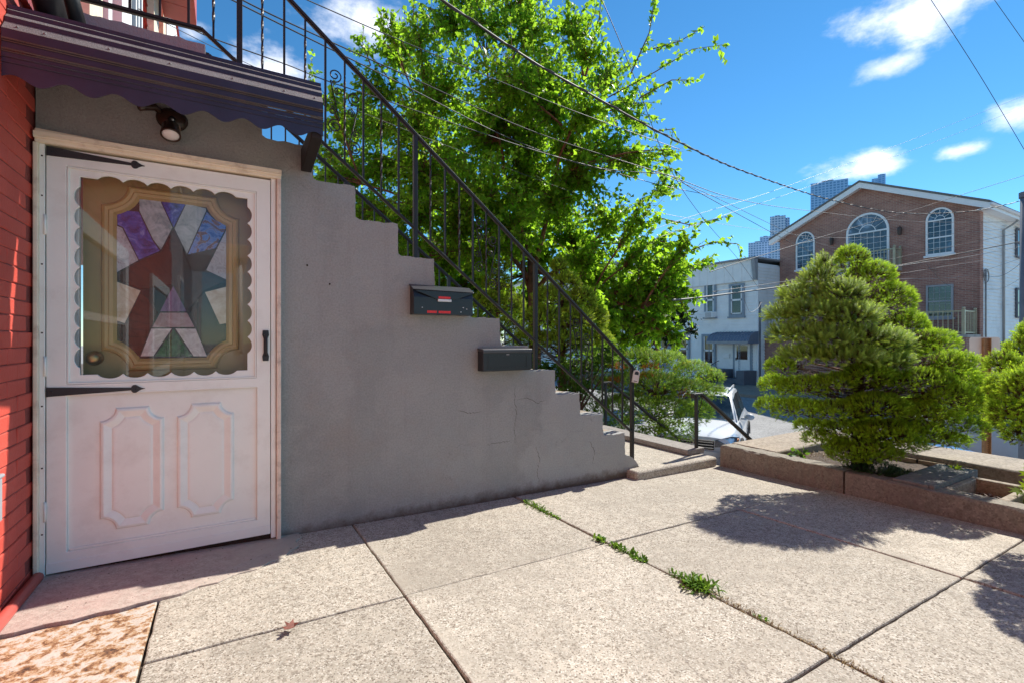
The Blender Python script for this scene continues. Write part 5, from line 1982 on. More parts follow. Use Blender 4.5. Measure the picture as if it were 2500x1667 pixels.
def dark_tree():
    lst = [(1600, 660, 60), (1640, 720, 55), (1610, 760, 60), (1660, 790, 45), (1590, 820, 50), (1640, 840, 40), (1560, 740, 60), (1690, 815, 22), (1570, 880, 40)]
    blobs = [(at(x, y, 20 + .4 * (i % 3)), r * 20 / F) for i, (x, y, r) in enumerate(lst)]
    b = at(1600, 900, 20.3)
    tree('street_tree', 'dark street tree in front of the white house', (b[0], b[1], -1.6), at(1605, 840, 20.3), blobs, 5200, .16, M['darkleaf'], M['bark'], 420, .13, .3, (), 4)


dark_tree()


# ================================================================== SMALL PLANTS in and by the planter
def pit_plants():
    c = (4.22, 1.72)
    root = empty('juniper', (c[0], c[1], .05), 'low green creeping juniper at the foot of the big spruce', 'shrub')
    L = [((c[0] + dx, c[1] + dy, .085 + dz), (.12, .10, .035)) for dx, dy, dz in ((0, 0, .02), (.05, -.08, .01), (-.01, .11, .02), (.10, .05, .04), (.13, -.10, .0))]
    conifer(root, L, c, 0, .1, 900, .05, NEEDLE_FINE, M['juniper'], 'crown', up=.3, sub=4)
    pts = [(random.uniform(4.2, 4.75), random.uniform(1.95, 2.42), random.uniform(.04, .055)) for _ in range(650)]
    tag(blades(pts, .055, .0016, DRY_M, 'dead_grass', None, 1.4, kind='stuff', cat=None))
    pts = [(random.uniform(4.2, 4.6), random.uniform(1.75, 2.2), .05) for _ in range(520)]
    tag(blades(pts, .06, .0018, M['pitgrass'], 'pit_grass', None, 1.4, kind='stuff', cat=None))
    for (x, y, n, label) in ((4.20, 2.36, 12, 'small green seedling in the planter corner nearest the steps'), (4.31, 2.33, 16, 'yellow green seedling behind the corner seedling in the planter')):
        root = empty('seedling', (x, y, .04), label, 'plant')
        P = np.array([(x + random.gauss(0, .02), y + random.gauss(0, .02), random.uniform(.06, .15)) for _ in range(n)])
        D = unit(n) + np.array([0, 0, .35]); D /= np.linalg.norm(D, axis=1, keepdims=True)
        V, Fc, t, v = leaf_stamp(P, D, .06 * RNG.uniform(.7, 1.2, n))
        np_object('leaves', V, Fc, M['shrubleaf'], root, attrs={'t': t, 'v': v})
        b = MB(); b.tube([(x, y, .03), (x, y, .14)], .002, 4); b.build('stem', M['shrub_stem'], root)
    # maple seedlings at the right edge
    for (x, y, z, n, s_, label) in ((4.42, .93, .13, 46, .05, 'young maple sapling with pale green lobed leaves at the right edge'), (4.74, 1.42, .10, 8, .035, 'tiny weed on the far end of the grey slab')):
        root = empty('sapling', (x, y, -.05), label, 'plant')
        P = np.array([(x + random.gauss(0, .045 if n > 20 else .015), y + random.gauss(0, .045 if n > 20 else .015), z + random.uniform(-.13, .17) if n > 20 else z + random.uniform(0, .04)) for _ in range(n)])
        D = unit(n) + np.array([0, 0, -.1]); D /= np.linalg.norm(D, axis=1, keepdims=True)
        # five-lobed leaf
        tv = np.array([(0, 0, 0), (-.5, 0, .25), (-.18, .03, .3), (-.45, 0, .75), (-.14, .02, .55), (0, 0, 1.0), (.14, .02, .55), (.45, 0, .75), (.18, .03, .3), (.5, 0, .25)])
        tf = np.array([(0, 2, 1), (0, 8, 2), (0, 9, 8), (2, 4, 3), (2, 8, 4), (4, 8, 6), (6, 8, 7), (4, 6, 5)])
        V, Fc, t, v = stamp(P, D, s_ * 1.5 * RNG.uniform(.7, 1.2, n), tv, tf, np.linspace(.3, 1, 10))
        np_object('leaves', V, Fc, M['maple'], root, attrs={'t': t, 'v': v})
        b = MB()
        for p in P[::3]: b.tube([(x, y, -.05), (x + (p[0] - x) * .5, y + (p[1] - y) * .5, p[2] * .6), tuple(p)], [.003, .002, .001], 4, False)
        b.build('stem', M['shrub_stem'], root)


M['juniper'] = leafy('juniper_needles', (.02, .05, .018), (.06, .12, .035), (.12, .2, .05), .25, .5, .3)
M['pitgrass'] = leafy('faded_grass', (.06, .06, .025), (.13, .13, .05), (.15, .15, .05), .25, .6, .4)
M['maple'] = leafy('maple_leaf', (.06, .11, .012), (.11, .17, .02), (.38, .50, .03), .5, .4, .3)
M['shrub_stem'] = plain('green_stem', (.10, .12, .03), .7, .2)
pit_plants()

# grass stalk growing on a stair tread
tag(blades([(1.27 + random.gauss(0, .012), 3.22 + random.gauss(0, .01), 1.426) for _ in range(9)], .12, .0035, LEAF_M, 'grass_stalk', None, .5), 'few green grass stalks growing on the stair tread above the upper mailbox', 'weed')
tag(blades([(-.26 + random.gauss(0, .01), 3.10, 2.645) for _ in range(4)], .10, .002, DRY_M, 'dry_stalk', None, .8), 'thin dry stalk on the landing edge above the awning', 'weed')
# ================================================================== WINDOWS ON FAR FACADES
def face_x(Xf):
    """local (a, b, d): a along Y, b up, d outward towards -X from the facade at Xf"""
    return lambda a, b, d: (Xf - d, a, b)


def face_y(Yf):
    return lambda a, b, d: (a, Yf - d, b)


def win(xf, root, a0, a1, b0, b1, nx=3, ny=4, frame='white', pane='pane', arch=0.0, sill=True, fw=.07, door=False, name='window', rail=True, surround=None):
    if a0 > a1: a0, a1 = a1, a0
    def arc(r0, r1, n=14):
        c = (a0 + a1) / 2
        h = (a1 - a0) / 2
        return [(c + (h + r0) * math.cos(PI * k / n), b1 + (arch + r0) * math.sin(PI * k / n)) for k in range(n + 1)]
    def tb(m, pl, d0, d1, holes=()):
        """prism in the facade plane"""
        q = MB()
        q.prism(pl, d0, d1, 'xz', holes)
        i = m.add([(v[0], v[2], v[1]) for v in q.V])
        m.F += [tuple(i + k for k in f) for f in q.F]
    m = MB(xf)
    if arch:
        outer = [(a0, b0), (a1, b0)] + arc(0, 0)
        hole = [(a0 + fw, b0 + fw), (a1 - fw, b0 + fw), (a1 - fw, b1 - fw * .4), (a0 + fw, b1 - fw * .4)]
        hole2 = [p for p in arc(-fw, 0)]
        hole2 = [(x, max(z, b1 + fw * .4)) for x, z in hole2]
        tb(m, outer, .005, .07, [list(reversed(hole)), list(reversed(hole2))])
    else:
        tb(m, rect(a0, a1, b0, b1), .005, .07, [list(reversed(rect(a0 + fw, a1 - fw, b0 + fw, b1 - fw)))])
    w = m.build(name, M[frame], root)
    m = MB(xf)
    if arch:
        tb(m, [(a0 + fw * .5, b0 + fw * .5), (a1 - fw * .5, b0 + fw * .5)] + arc(-fw * .5, 0), .012, .022)
    else:
        tb(m, rect(a0 + fw * .5, a1 - fw * .5, b0 + fw * .5, b1 - fw * .5), .012, .022)
    m.build('pane', M[pane], w)
    m = MB(xf)
    t = .006
    bt = b1 - fw if not arch else b1 - fw * .4
    for i in range(1, nx):
        a = a0 + fw + (a1 - a0 - 2 * fw) * i / nx
        m.box(a - t, a + t, b0 + fw, bt, .024, .036)
    for j in range(1, ny):
        b = b0 + fw + (bt - b0 - fw) * j / ny
        m.box(a0 + fw, a1 - fw, b - t, b + t, .0245, .0355)
    if arch:
        c, h = (a0 + a1) / 2, (a1 - a0) / 2 - fw
        for k in range(1, 6):
            an = PI * k / 6
            p = lambda f: (c + h * f * math.cos(an), b1 + (arch - fw) * f * math.sin(an))
            q0, q1 = p(.42), p(.98)
            v = Vector((q1[0] - q0[0], q1[1] - q0[1])).normalized()
            nn = Vector((-v.y, v.x)) * t
            m.hexa([(q0[0] - nn.x, q0[1] - nn.y, .024), (q0[0] + nn.x, q0[1] + nn.y, .024), (q1[0] + nn.x, q1[1] + nn.y, .024), (q1[0] - nn.x, q1[1] - nn.y, .024),
                    (q0[0] - nn.x, q0[1] - nn.y, .035), (q0[0] + nn.x, q0[1] + nn.y, .035), (q1[0] + nn.x, q1[1] + nn.y, .035), (q1[0] - nn.x, q1[1] - nn.y, .035)])
        n = 14
        for k in range(n):
            p = lambda kk, f: (c + h * f * math.cos(PI * kk / n), b1 + (arch - fw) * f * math.sin(PI * kk / n))
            q = [p(k, .44), p(k + 1, .44), p(k + 1, .40), p(k, .40)]
            m.hexa([(x, z, .0242) for x, z in q] + [(x, z, .0352) for x, z in q])
    m.build('muntin', M[frame], w)
    if rail:
        m = MB(xf); bm_ = (b0 + (b1 if not arch else b1)) / 2
        m.box(a0 + fw, a1 - fw, bm_ - .03, bm_ + .03, .037, .055); m.build('meeting_rail', M[frame], w)
    if sill:
        m = MB(xf); m.box(a0 - .06, a1 + .06, b0 - .09, b0 - .002, .0, .12); m.build('sill', M[frame], w)
    return w


def siding(xf, a0, a1, b0, b1, course=.15, lap=.04):
    m = MB(xf)
    n = int(round((b1 - b0) / course))
    c = (b1 - b0) / n
    for i in range(n):
        z = b0 + i * c
        m.hexa([(a0, z, -.08), (a1, z, -.08), (a1, z, lap), (a0, z, lap), (a0, z + c, -.08), (a1, z + c, -.08), (a1, z + c, .002), (a0, z + c, .002)])
    return m


# ================================================================== BRICK HOUSE ACROSS THE STREET
def brick_house():
    Xf, Y1, Y2 = 26.7, 7.3, 15.62
    zs = street_z(Xf)
    root = empty('brick_house', (31, 11.5, zs), 'three storey brick house with a gable roof, arched windows and two balconies', 'house')
    q = lambda x, y: on_x(x, y, Xf)
    zE1 = q(2385, 512)[2]; zE2 = q(1908, 594)[2]; zp = q(2107, 466)[2]; yp = q(2107, 466)[1]
    b = MB()
    b.prism([(Y1, zs), (Y2, zs), (Y2, zE2), (yp, zp), (Y1, zE1)], Xf, Xf + .3, 'yz')
    b.build('wall', M['brickface'], root)
    # side towards the camera: vinyl siding over a dark base
    fy = face_y(Y1)
    siding(fy, Xf + .32, Xf + 13, 1.0, zE1 - .05).build('siding', M['vinyl'], root)
    b = MB(); b.box(Xf + .3, Xf + 13, Y1 + .05, Y2, zs, zE1 - .1); b.build('core', M['dgrey'], root)
    b = MB(); b.box(Xf - .03, Xf + .3, Y1 - .04, Y1 - .001, zs, zE1); b.build('corner_trim', M['brickface'], root)
    # roof
    ov, fx = .42, Xf - .36
    s1 = (zp - zE1) / (yp - Y1); s2 = (zp - zE2) / (Y2 - yp)
    e1 = (Y1 - ov, zE1 - s1 * ov); e2 = (Y2 + ov, zE2 - s2 * ov)
    th = .10
    b = MB(); b.prism([(e1[0], e1[1] + .16), (yp, zp + .16), (e2[0], e2[1] + .16), (e2[0], e2[1] + .16 + th), (yp, zp + .16 + th), (e1[0], e1[1] + .16 + th)], fx - .03, Xf + 13.2, 'yz'); b.build('roof', M['shingle'], root)
    b = MB(); b.prism([(e1[0], e1[1] - .10), (yp, zp - .10), (e2[0], e2[1] - .10), (e2[0], e2[1] + .158), (yp, zp + .158), (e1[0], e1[1] + .158)], fx, fx + .05, 'yz'); b.build('fascia', M['fascia'], root)
    b = MB(); b.box(fx + .052, Xf + 13, e1[0], e1[0] + .05, e1[1] - .08, e1[1] + .155); b.build('fascia', M['fascia'], root)
    b = MB(); b.box(fx + .052, Xf + 13, e1[0] + .052, Y1 - .005, e1[1] - .06, e1[1] - .02)
    b.prism([(e1[0] + .05, e1[1] - .05), (yp, zp - .05), (e2[0], e2[1] - .05), (e2[0], e2[1] - .0), (yp, zp), (e1[0] + .05, e1[1] - .0)], fx + .052, Xf - .005, 'yz'); b.build('soffit', M['fascia'], root)
    b = MB(); b.tube([(fx - .02, e1[0] - .06, e1[1] + .10), (Xf + 13, e1[0] - .06, e1[1] + .10)], .06, 6); b.build('gutter', M['fascia'], root, True)
    ds = on_y(2468, 545, Y1 - .1)
    b = MB(); b.tube([(ds[0] - .1, e1[0] - .03, e1[1] + .02), (ds[0] - .2, Y1 - .2, e1[1] - .25), (ds[0] - .9, Y1 - .09, e1[1] - .55), (ds[0] - .9, Y1 - .09, .9)], .045, 6); b.build('downspout', M['steel_grey'], root, True)
    fxn = face_x(Xf)
    k = lambda px: 1700 + px / 2.936
    l = lambda py: 350 + py / 2.936
    def w(x0, x1, ytop, yspring, ybot, **kw):
        a0, a1 = q(k(x0), 600)[1], q(k(x1), 600)[1]
        xm = k((x0 + x1) / 2)
        b0, b1, bt = q(xm, l(ybot))[2], q(xm, l(yspring))[2], q(xm, l(ytop))[2]
        return win(fxn, root, a0, a1, b0, b1, arch=max(0, bt - b1), **kw)
    w(718, 852, 663, 738, 930, nx=3, ny=6, frame='fascia', pane='pane_blue')
    w(1648, 1850, 490, 578, 826, nx=4, ny=6, frame='fascia', pane='pane_blue')
    w(1078, 1386, 528, 666, 915, nx=6, ny=6, frame='fascia', pane='pane_sky', fw=.09, rail=False, sill=False)
    w(1650, 1845, 1042, 1042, 1278, nx=4, ny=5, frame='grey_frame', pane='pane_green')
    w(735, 850, 1060, 1060, 1280, nx=3, ny=5, frame='grey_frame', pane='pane')
    for px_, py_ in ((980, 735), (1468, 662)):
        c = q(k(px_), l(py_))
        m = MB(); m.tube([(Xf - .14, c[1], c[2] - .17), (Xf - .14, c[1], c[2] + .06), (Xf - .14, c[1], c[2] + .16), (Xf - .14, c[1], c[2] + .24)], [.07, .10, .09, .015], 8)
        m.box(Xf - .12, Xf, c[1] - .02, c[1] + .02, c[2] + .1, c[2] + .14)
        m.build('wall_lantern', M['lamp_dark'], root)
    # ground floor built out, with its own railing
    Xe = 25.3
    zt_ = on_x(2300, 826, Xe)[2]
    b = MB(); b.box(Xe, Xf - .003, Y1, Y2 + .3, zs, zt_ - .12); b.build('extension', M['brickface'], root)
    b = MB(); b.box(Xe - .06, Xf - .004, Y1 - .05, Y2 + .34, zt_ - .118, zt_); b.build('coping', M['concrete_wall'], root)
    c = on_x(2335, 818 + 45, Xe)
    b = MB(); b.tube([(Xe - .12, c[1], c[2]), (Xe - .05, c[1], c[2] + .04)], [.16, .1], 8); b.build('security_light', M['white'], root)

    def railing(name, runs, zb_, h, gap, mat):
        m = MB(); bal = []
        for (p, q2) in runs:
            p, q2 = Vector((*p, 0)), Vector((*q2, 0))
            for z in (zb_ + .08, zb_ + h):
                m.bar(p + Vector((0, 0, z)), q2 + Vector((0, 0, z)), .05, .05)
            L = (q2 - p).length
            n = max(2, int(L / gap))
            for i in range(1, n):
                c = p.lerp(q2, i / n)
                bal.append((c.x, c.y))
        o = m.build(name, M[mat], root)
        one = MB(); one.box(-.011, .011, -.011, .011, zb_ + .1, zb_ + h - .02)
        one = one.mesh('baluster', M[mat])
        for c in bal: link('baluster', one, o, (c[0], c[1], 0))
        pm_ = MB()
        for e in sorted({tuple(round(k_, 3) for k_ in e_) for r_ in runs for e_ in r_}):
            if True:
                pm_.box(e[0] - .05, e[0] + .05, e[1] - .05, e[1] + .05, zb_, zb_ + h + .06)
                pm_.ball((e[0], e[1], zb_ + h + .11), .06, 8, 5)
        pm_.build('post', M[mat], o)
        return o
    zr = on_x(2300, 770, Xe)[2] - zt_
    railing('balcony_railing', [((Xe + .06, Y2 + .2), (Xe + .06, 11.6)), ((Xe + .06, 11.6), (Xe + .06, Y1 + .1)), ((Xe + .06, Y1 + .1), (Xf - .1, Y1 + .1))], zt_, zr, .16, 'rail_gold')
    # middle balcony
    Xb = 26.05
    yb0 = on_x(2183.6, 640, Xb)[1]
    zb0 = on_x(2183.6, 660, Xb)[2]
    h = on_x(2183.6, 616, Xb)[2] - zb0
    b = MB(); b.box(Xb - .05, Xf - .003, yb0 - .05, 12.6, zb0 - .16, zb0); b.build('balcony_floor', M['concrete_wall'], root)
    b = MB(); b.prism([(Xf - .004, zb0 - .162), (Xb + .1, zb0 - .162), (Xf - .004, zb0 - .7)], yb0 + .05, yb0 + .35, 'xz')
    b.build('corbel', M['brickface'], root)
    railing('balcony_railing', [((Xb, yb0), (Xb, 12.5)), ((Xb, yb0), (Xf - .08, yb0)), ((Xb, 12.5), (Xf - .08, 12.5))], zb0, h, .13, 'rail_gold')
    # side windows and the service mast
    for y0, y1 in ((568, 640), (713, 786)):
        a0, a1 = on_y(2476, 600, Y1)[0], on_y(2488.5, 600, Y1)[0]
        win(face_y(Y1 - .045), root, a0, a1, on_y(2482, y1, Y1)[2], on_y(2482, y0, Y1)[2], nx=1, ny=2, frame='dgrey', pane='pane', sill=False)
    x0 = Xf + .45
    b = MB(); b.tube([(x0, Y1 - .08, 1.0), (x0, Y1 - .08, on_y(2398, 668, Y1)[2])], .03, 6)
    c = on_y(2408, 682, Y1 - .1)
    b.tube([(c[0] + .30 * math.cos(t), Y1 - .1, c[2] + .28 * math.sin(t)) for t in [2 * PI * i / 16 for i in range(17)]], .018, 4)
    b.tube([(c[0] + .24 * math.cos(t), Y1 - .11, c[2] - .05 + .24 * math.sin(t)) for t in [2 * PI * i / 16 for i in range(17)]], .014, 4)
    b.build('service_mast', M['cablegrey'], root, True)
    return root


M['brickface'] = mat_facade_brick('brown_facade_brick', (.40, .205, .155), (.30, .145, .115), (.44, .36, .31), 1.0)
M['pane_sky'] = dark_pane('sky_painted_glass', (.10, .13, .17))  # reflected sky put into the pane's paler base colour
M['pane_green'] = dark_pane('green_tinted_glass', (.04, .055, .05))
M['grey_frame'] = plain('grey_window_frame', (.34, .35, .37), .5, .05)
M['steel_grey'] = plain('grey_downspout', (.34, .33, .32), .5, .1)
brick_house()


# ================================================================== WHITE HOUSE
def white_house():
    Xf, Y1, Y2 = 24.7, 15.66, 25.0
    zs = street_z(Xf)
    root = empty('white_house', (28, 20, zs), 'two storey white clapboard house with a small blue grey door awning', 'house')
    q = lambda x, y: on_x(x, y, Xf)
    zt_ = q(1855, 636)[2]
    zc = q(1855, 693)[2]
    fx, fy = face_x(Xf), face_y(Y1)
    siding(fx, Y1, Y2, zs + .1, zc, .17).build('siding', M['vinyl_blue'], root)
    siding(fy, Xf + .02, Xf + 12, zs + .1, zt_ - .4, .17).build('siding', M['vinyl'], root)
    b = MB(); b.box(Xf + .08, Xf + 12, Y1 + .08, Y2, zs, zt_ - .3); b.build('core', M['vinyl'], root)
    n = 34
    for i in range(n):
        y = Y1 + (Y2 - Y1) * i / n
        b = MB()
        b.box(Xf - .16 - (.012 if i % 2 else 0), Xf, y, y + (Y2 - Y1) / n - .01, zc, zt_ - .05)
        b.build('cornice_board', M['vinyl_blue'], root)
    b = MB(); b.prism([(Xf - .02, zc), (Xf - .20, zc + .02), (Xf - .34, zt_ - .1), (Xf - .02, zt_ - .1)], Y1 - .02, Y1 + .16, 'xz'); b.build('cornice_bracket', M['grey'], root)
    b = MB(); b.box(Xf - .36, Xf + 12, Y1 - .04, Y2, zt_ - .09, zt_); b.build('roof_edge', M['grey'], root)
    b = MB(); b.box(Xf - .035, Xf + .03, Y1 - .035, Y1 + .06, zs, zc); b.build('corner_board', M['white'], root)
    b = MB(); b.tube([(Xf + .12, Y1 - .06, zs), (Xf + .12, Y1 - .06, q(1862, 745)[2])], .04, 6); b.build('conduit', M['dgrey'], root, True)
    fxo = face_x(Xf - .045)
    def w(x0, x1, y0, y1, **kw):
        return win(fxo, root, q(x0, 700)[1], q(x1, 700)[1], q((x0 + x1) / 2, y1)[2], q((x0 + x1) / 2, y0)[2], nx=1, ny=1, frame='blue_frame', pane='pane', fw=.12, **kw)
    for r in ((1782, 1819, 702, 782), (1715.5, 1749.5, 825, 903), (1656, 1686, 819, 901), (1722, 1750, 700, 784), (1610, 1636, 815, 903), (1640, 1668, 705, 784)):
        ww = w(*r)
        m = MB(fxo)
        a0, a1 = q(r[0] + 5, 700)[1], q(r[1] - 5, 700)[1]
        b0, b1 = q((r[0] + r[1]) / 2, r[3] - 6)[2], q((r[0] + r[1]) / 2, r[2] + 6)[2]
        for aa, bb, cc, dd in ((a1, a0, b0, b0 + .06), (a1, a0, (b0 + b1) / 2 - .05, (b0 + b1) / 2 + .05), (a1, a1 + .07, b0, b1), (a0 - .07, a0, b0, b1)):
            m.box(aa, bb, cc, dd, .02, .06)
        m.build('sash', M['white'], ww)
    # curtain behind the lower window, air conditioner in the upper one
    c = q(1740, 778)
    b = MB(); b.box(Xf - .42, Xf, c[1] - .28, c[1] + .28, c[2] - .17, c[2] + .17)
    ac = b.build('air_conditioner', M['white'], root, bevel=.02)
    b = MB()
    for i in range(6): b.box(Xf - .425, Xf - .421, c[1] - .22, c[1] + .22, c[2] - .13 + i * .045, c[2] - .11 + i * .045)
    b.build('grille', M['dgrey'], ac)
    # door, awning and porch
    d0, d1 = q(1838, 880)[1], q(1791, 880)[1]
    zb_, zt2 = q(1815, 930)[2], q(1815, 846)[2]
    b = MB(fx); b.box(d0, d1, zb_, zt2 + .1, .004, .07); b.build('door_frame', M['blue_frame'], root)
    b = MB(fx); b.box(d0 + .12, d1 - .14, zb_, zt2, .071, .1); dr = b.build('front_door', M['white'], root)
    b = MB(fx); b.box(d0 + .25, d1 - .26, zb_ + 1.0, zt2 - .15, .101, .108); b.build('pane', M['pane'], dr)
    b = MB(fx); b.box(d1 - .26, d1 - .2, zb_ + .95, zb_ + 1.1, .101, .14); b.build('handle', M['dgrey'], dr)
    a0, a1 = q(1852, 820)[1], q(1751, 820)[1]
    ztop, zlow = q(1800, 820)[2], on_x(1800, 843, Xf - .95)[2]
    aw = MB()
    n = 26
    pf = [(.02, ztop), (.45, ztop - .07), (.75, ztop - .2), (.95, zlow + .02)]
    for i in range(n):
        y0, y1 = a0 + (a1 - a0) * i / n, a0 + (a1 - a0) * (i + .86) / n
        dz = .02 if i % 2 else 0
        o = [(Xf - d, z + dz) for d, z in pf]
        o += [(Xf - d, z + dz - .03) for d, z in reversed(pf)]
        aw.prism(o, y0, y1, 'xz')
    awo = aw.build('door_awning', M['slatgrey'], root)
    b = MB(); b.prism([(Xf - d, z + .03) for d, z in pf] + [(Xf - .95, zlow - .1), (Xf - .02, zlow - .1)], a0 - .03, a0 + .02, 'xz'); b.prism([(Xf - d, z) for d, z in pf] + [(Xf - .95, zlow - .1), (Xf - .02, zlow - .1)], a1 - .02, a1 + .03, 'xz'); b.build('side_panel', M['slatgrey'], awo)
    b = MB(); b.box(Xf - .98, Xf - .95, a0, a1, zlow - .12, zlow + .02); b.build('valance', M['grey'], awo)
    for ax_ in (a1 - .1, q(1829, 900)[1]):
        b = MB(); zz = zlow - .1
        for dx in (-.06, .06):
            b.tube([(Xf - .88 + dx, ax_, q(1800, 935)[2]), (Xf - .88 + dx, ax_, zz)], .014, 4)
        for i in range(8):
            za_ = q(1800, 935)[2] + (zz - q(1800, 935)[2]) * i / 8
            b.tube([(Xf - .94, ax_, za_), (Xf - .82, ax_, za_ + .12), (Xf - .94, ax_, za_ + .24)], .01, 4)
        b.build('awning_post', M['blue_frame'], root)
    b = MB(); b.box(Xf - .1, Xf, q(1779, 870)[1] - .1, q(1779, 870)[1] + .3, q(1775, 882)[2], q(1775, 871)[2]); b.build('letter_box', M['white'], root)
    pz = q(1800, 930)[2]
    b = MB(); b.box(Xf - 1.15, Xf - .005, Y1 + .05, a1 + .5, zs - .1, pz); b.build('porch', M['dgrey'], root)
    b = MB(); b.box(Xf - 1.15, Xf - .004, Y1 + .04, q(1829, 900)[1], pz, q(1840, 912)[2]); b.build('porch_wall', M['dgrey'], root)
    b = MB(); b.box(Xf - .9, Xf - .004, q(1790, 900)[1], q(1766, 900)[1], pz, q(1780, 908)[2]); b.build('porch_wall', M['dgrey'], root)
    for i in range(3):
        b = MB(); b.box(Xf - 1.15 - .3 * (i + 1), Xf - 1.152 - .3 * i, q(1829, 900)[1] + .05, q(1785, 900)[1], zs - .1, pz - .18 * (i + 1)); b.build('step', M['dgrey'], root)
    b = MB()
    for yy in (q(1785, 900)[1] + .1, q(1785, 900)[1] + .55):
        b.tube([(Xf - 1.6, yy, zs), (Xf - 1.6, yy, pz + .75), (Xf - .95, yy, pz + .95)], .022, 5)
    b.build('step_railing', M['black'], root)
    return root


M['vinyl_blue'] = plain('white_painted_clapboard', (.88, .875, .86), .55, .05, 2, dirt=(.4, .42, .45), dscale=1.2, damount=.3)
M['blue_frame'] = plain('blue_grey_frame', (.26, .31, .37), .5, .08)
white_house()

# potted plant tub beside the porch and iron fence in front of the white house
c = on_x(1739, 925, 23.2)
b = MB(); b.tube([(c[0], c[1], c[2] - .25), (c[0], c[1], c[2] + .25)], [.2, .3], 10); b.build
tag(b.build('plant_tub', M['black'], smooth=False), 'black plant tub hung beside the white house steps', 'planter')
fr = empty('iron_fence', (23.4, 18.6, street_z(23.4)), 'black iron fence in front of the white house', 'fence')
m = MB(); mp = MB()
ya, yb = on_x(1745, 930, 23.4)[1], 23.0
zf = on_x(1680, 922, 23.4)[2]
m.bar((23.4, ya, zf - .1), (23.4, yb, zf - .1), .03, .03); m.bar((23.4, ya, zf - .75), (23.4, yb, zf - .75), .03, .03)
m.build('rail', M['black'], fr)
y = ya
while y < yb:
    mp = MB(); mp.box(23.39, 23.41, y - .01, y + .01, zf - .95, zf + .02); mp.build('picket', M['black'], fr); y += .13


# house behind the tree, seen through gaps in the leaves
def back_house():
    root = empty('pale_house', (27, 30, -1.3), 'pale clapboard house only glimpsed through the mulberry leaves', 'house')
    fx = face_x(25.2)
    siding(fx, 25.6, 44, -1.3, 6.6, .14).build('siding', M['vinyl_blue'], root)
    b = MB(); b.box(25.25, 36, 25.5, 44, -1.3, 6.7); b.build('core', M['vinyl'], root)
    for y in (27, 30, 33.5, 37):
        for z in (-.2, 3.0): win(face_x(25.15), root, y, y + 1.1, z, z + 1.7, nx=1, ny=2, frame='blue_frame', pane='pane')
    b = MB(); b.box(24.9, 36, 25.4, 44.1, 6.7, 6.9); b.build('roof', M['grey'], root)


back_house()

# ================================================================== TOWERS ON THE SKYLINE
M['tower_blue'] = mat_tower('blue_curtain_wall', (.11, .26, .50), (.24, .44, .72), .30, .36)  # haze put into both tower materials as lighter, bluer base colours
M['tower_pale'] = mat_tower('pale_tower_grid', (.16, .26, .42), (.48, .60, .78), .32, .34)


def tower(label, boxes, d, mat, cap=True):
    """boxes: (x0, x1, ytop) in the photograph at distance d; each is a real block"""
    pts = [at(x0, 838, d) for x0, x1, yt in boxes]
    root = empty('tower', (pts[0][0], pts[0][1], -2), label, 'tower', 'towers on the skyline')
    for x0, x1, yt, *side in boxes if False else [tuple(b_) for b_ in boxes]:
        p0, p1 = at(x0, 838, d), at(x1, 838, d)
        zt_ = at((x0 + x1) / 2, yt, d)[2]
        L = math.hypot(p1[0] - p0[0], p1[1] - p0[1])
        ux, uy = (p1[0] - p0[0]) / L, (p1[1] - p0[1]) / L
        nx_, ny_ = -uy, ux
        if nx_ * p0[0] + ny_ * p0[1] < 0: nx_, ny_ = -nx_, -ny_
        D_ = L * .8
        c = ((p0[0] + p1[0]) / 2, (p0[1] + p1[1]) / 2)
        R_ = math.hypot(*c)
        k_ = abs(ux * c[1] - uy * c[0]) / R_          # turn the block square to the line of sight
        L *= k_
        ux, uy = c[1] / R_, -c[0] / R_
        me = MB(); me.box(-L / 2, L / 2, 0, D_, 0, zt_ + 2)
        o = link('block', me.mesh('block', M[mat]), root, (c[0], c[1], -2))
        o.rotation_euler = (0, 0, math.atan2(uy, ux))
        m2 = MB(); m2.box(-L * .2, L * .12, L * .2, L * .4, zt_ + 2, zt_ + 2 + L * .09)
        o2 = link('plant_room', m2.mesh('plant_room', M['grey']), root, (c[0], c[1], -2))
        o2.rotation_euler = o.rotation_euler
    return root


tower('blue glass tower nearest the gable peak, left of it, with dark slots near its top', [(1978, 2070, 452), (2070, 2078, 462)], 520, 'tower_blue')
tower('small blue tower top showing just right of the gable peak', [(2128, 2143, 446), (2143, 2162, 435)], 640, 'tower_blue')
tower('tall pale gridded tower beside the left eave of the brick house', [(1880, 1918, 537), (1918, 1928, 541)], 560, 'tower_pale')
tower('low pale gridded tower above the white house roof', [(1827, 1878, 601), (1855, 1884, 587)], 600, 'tower_pale')


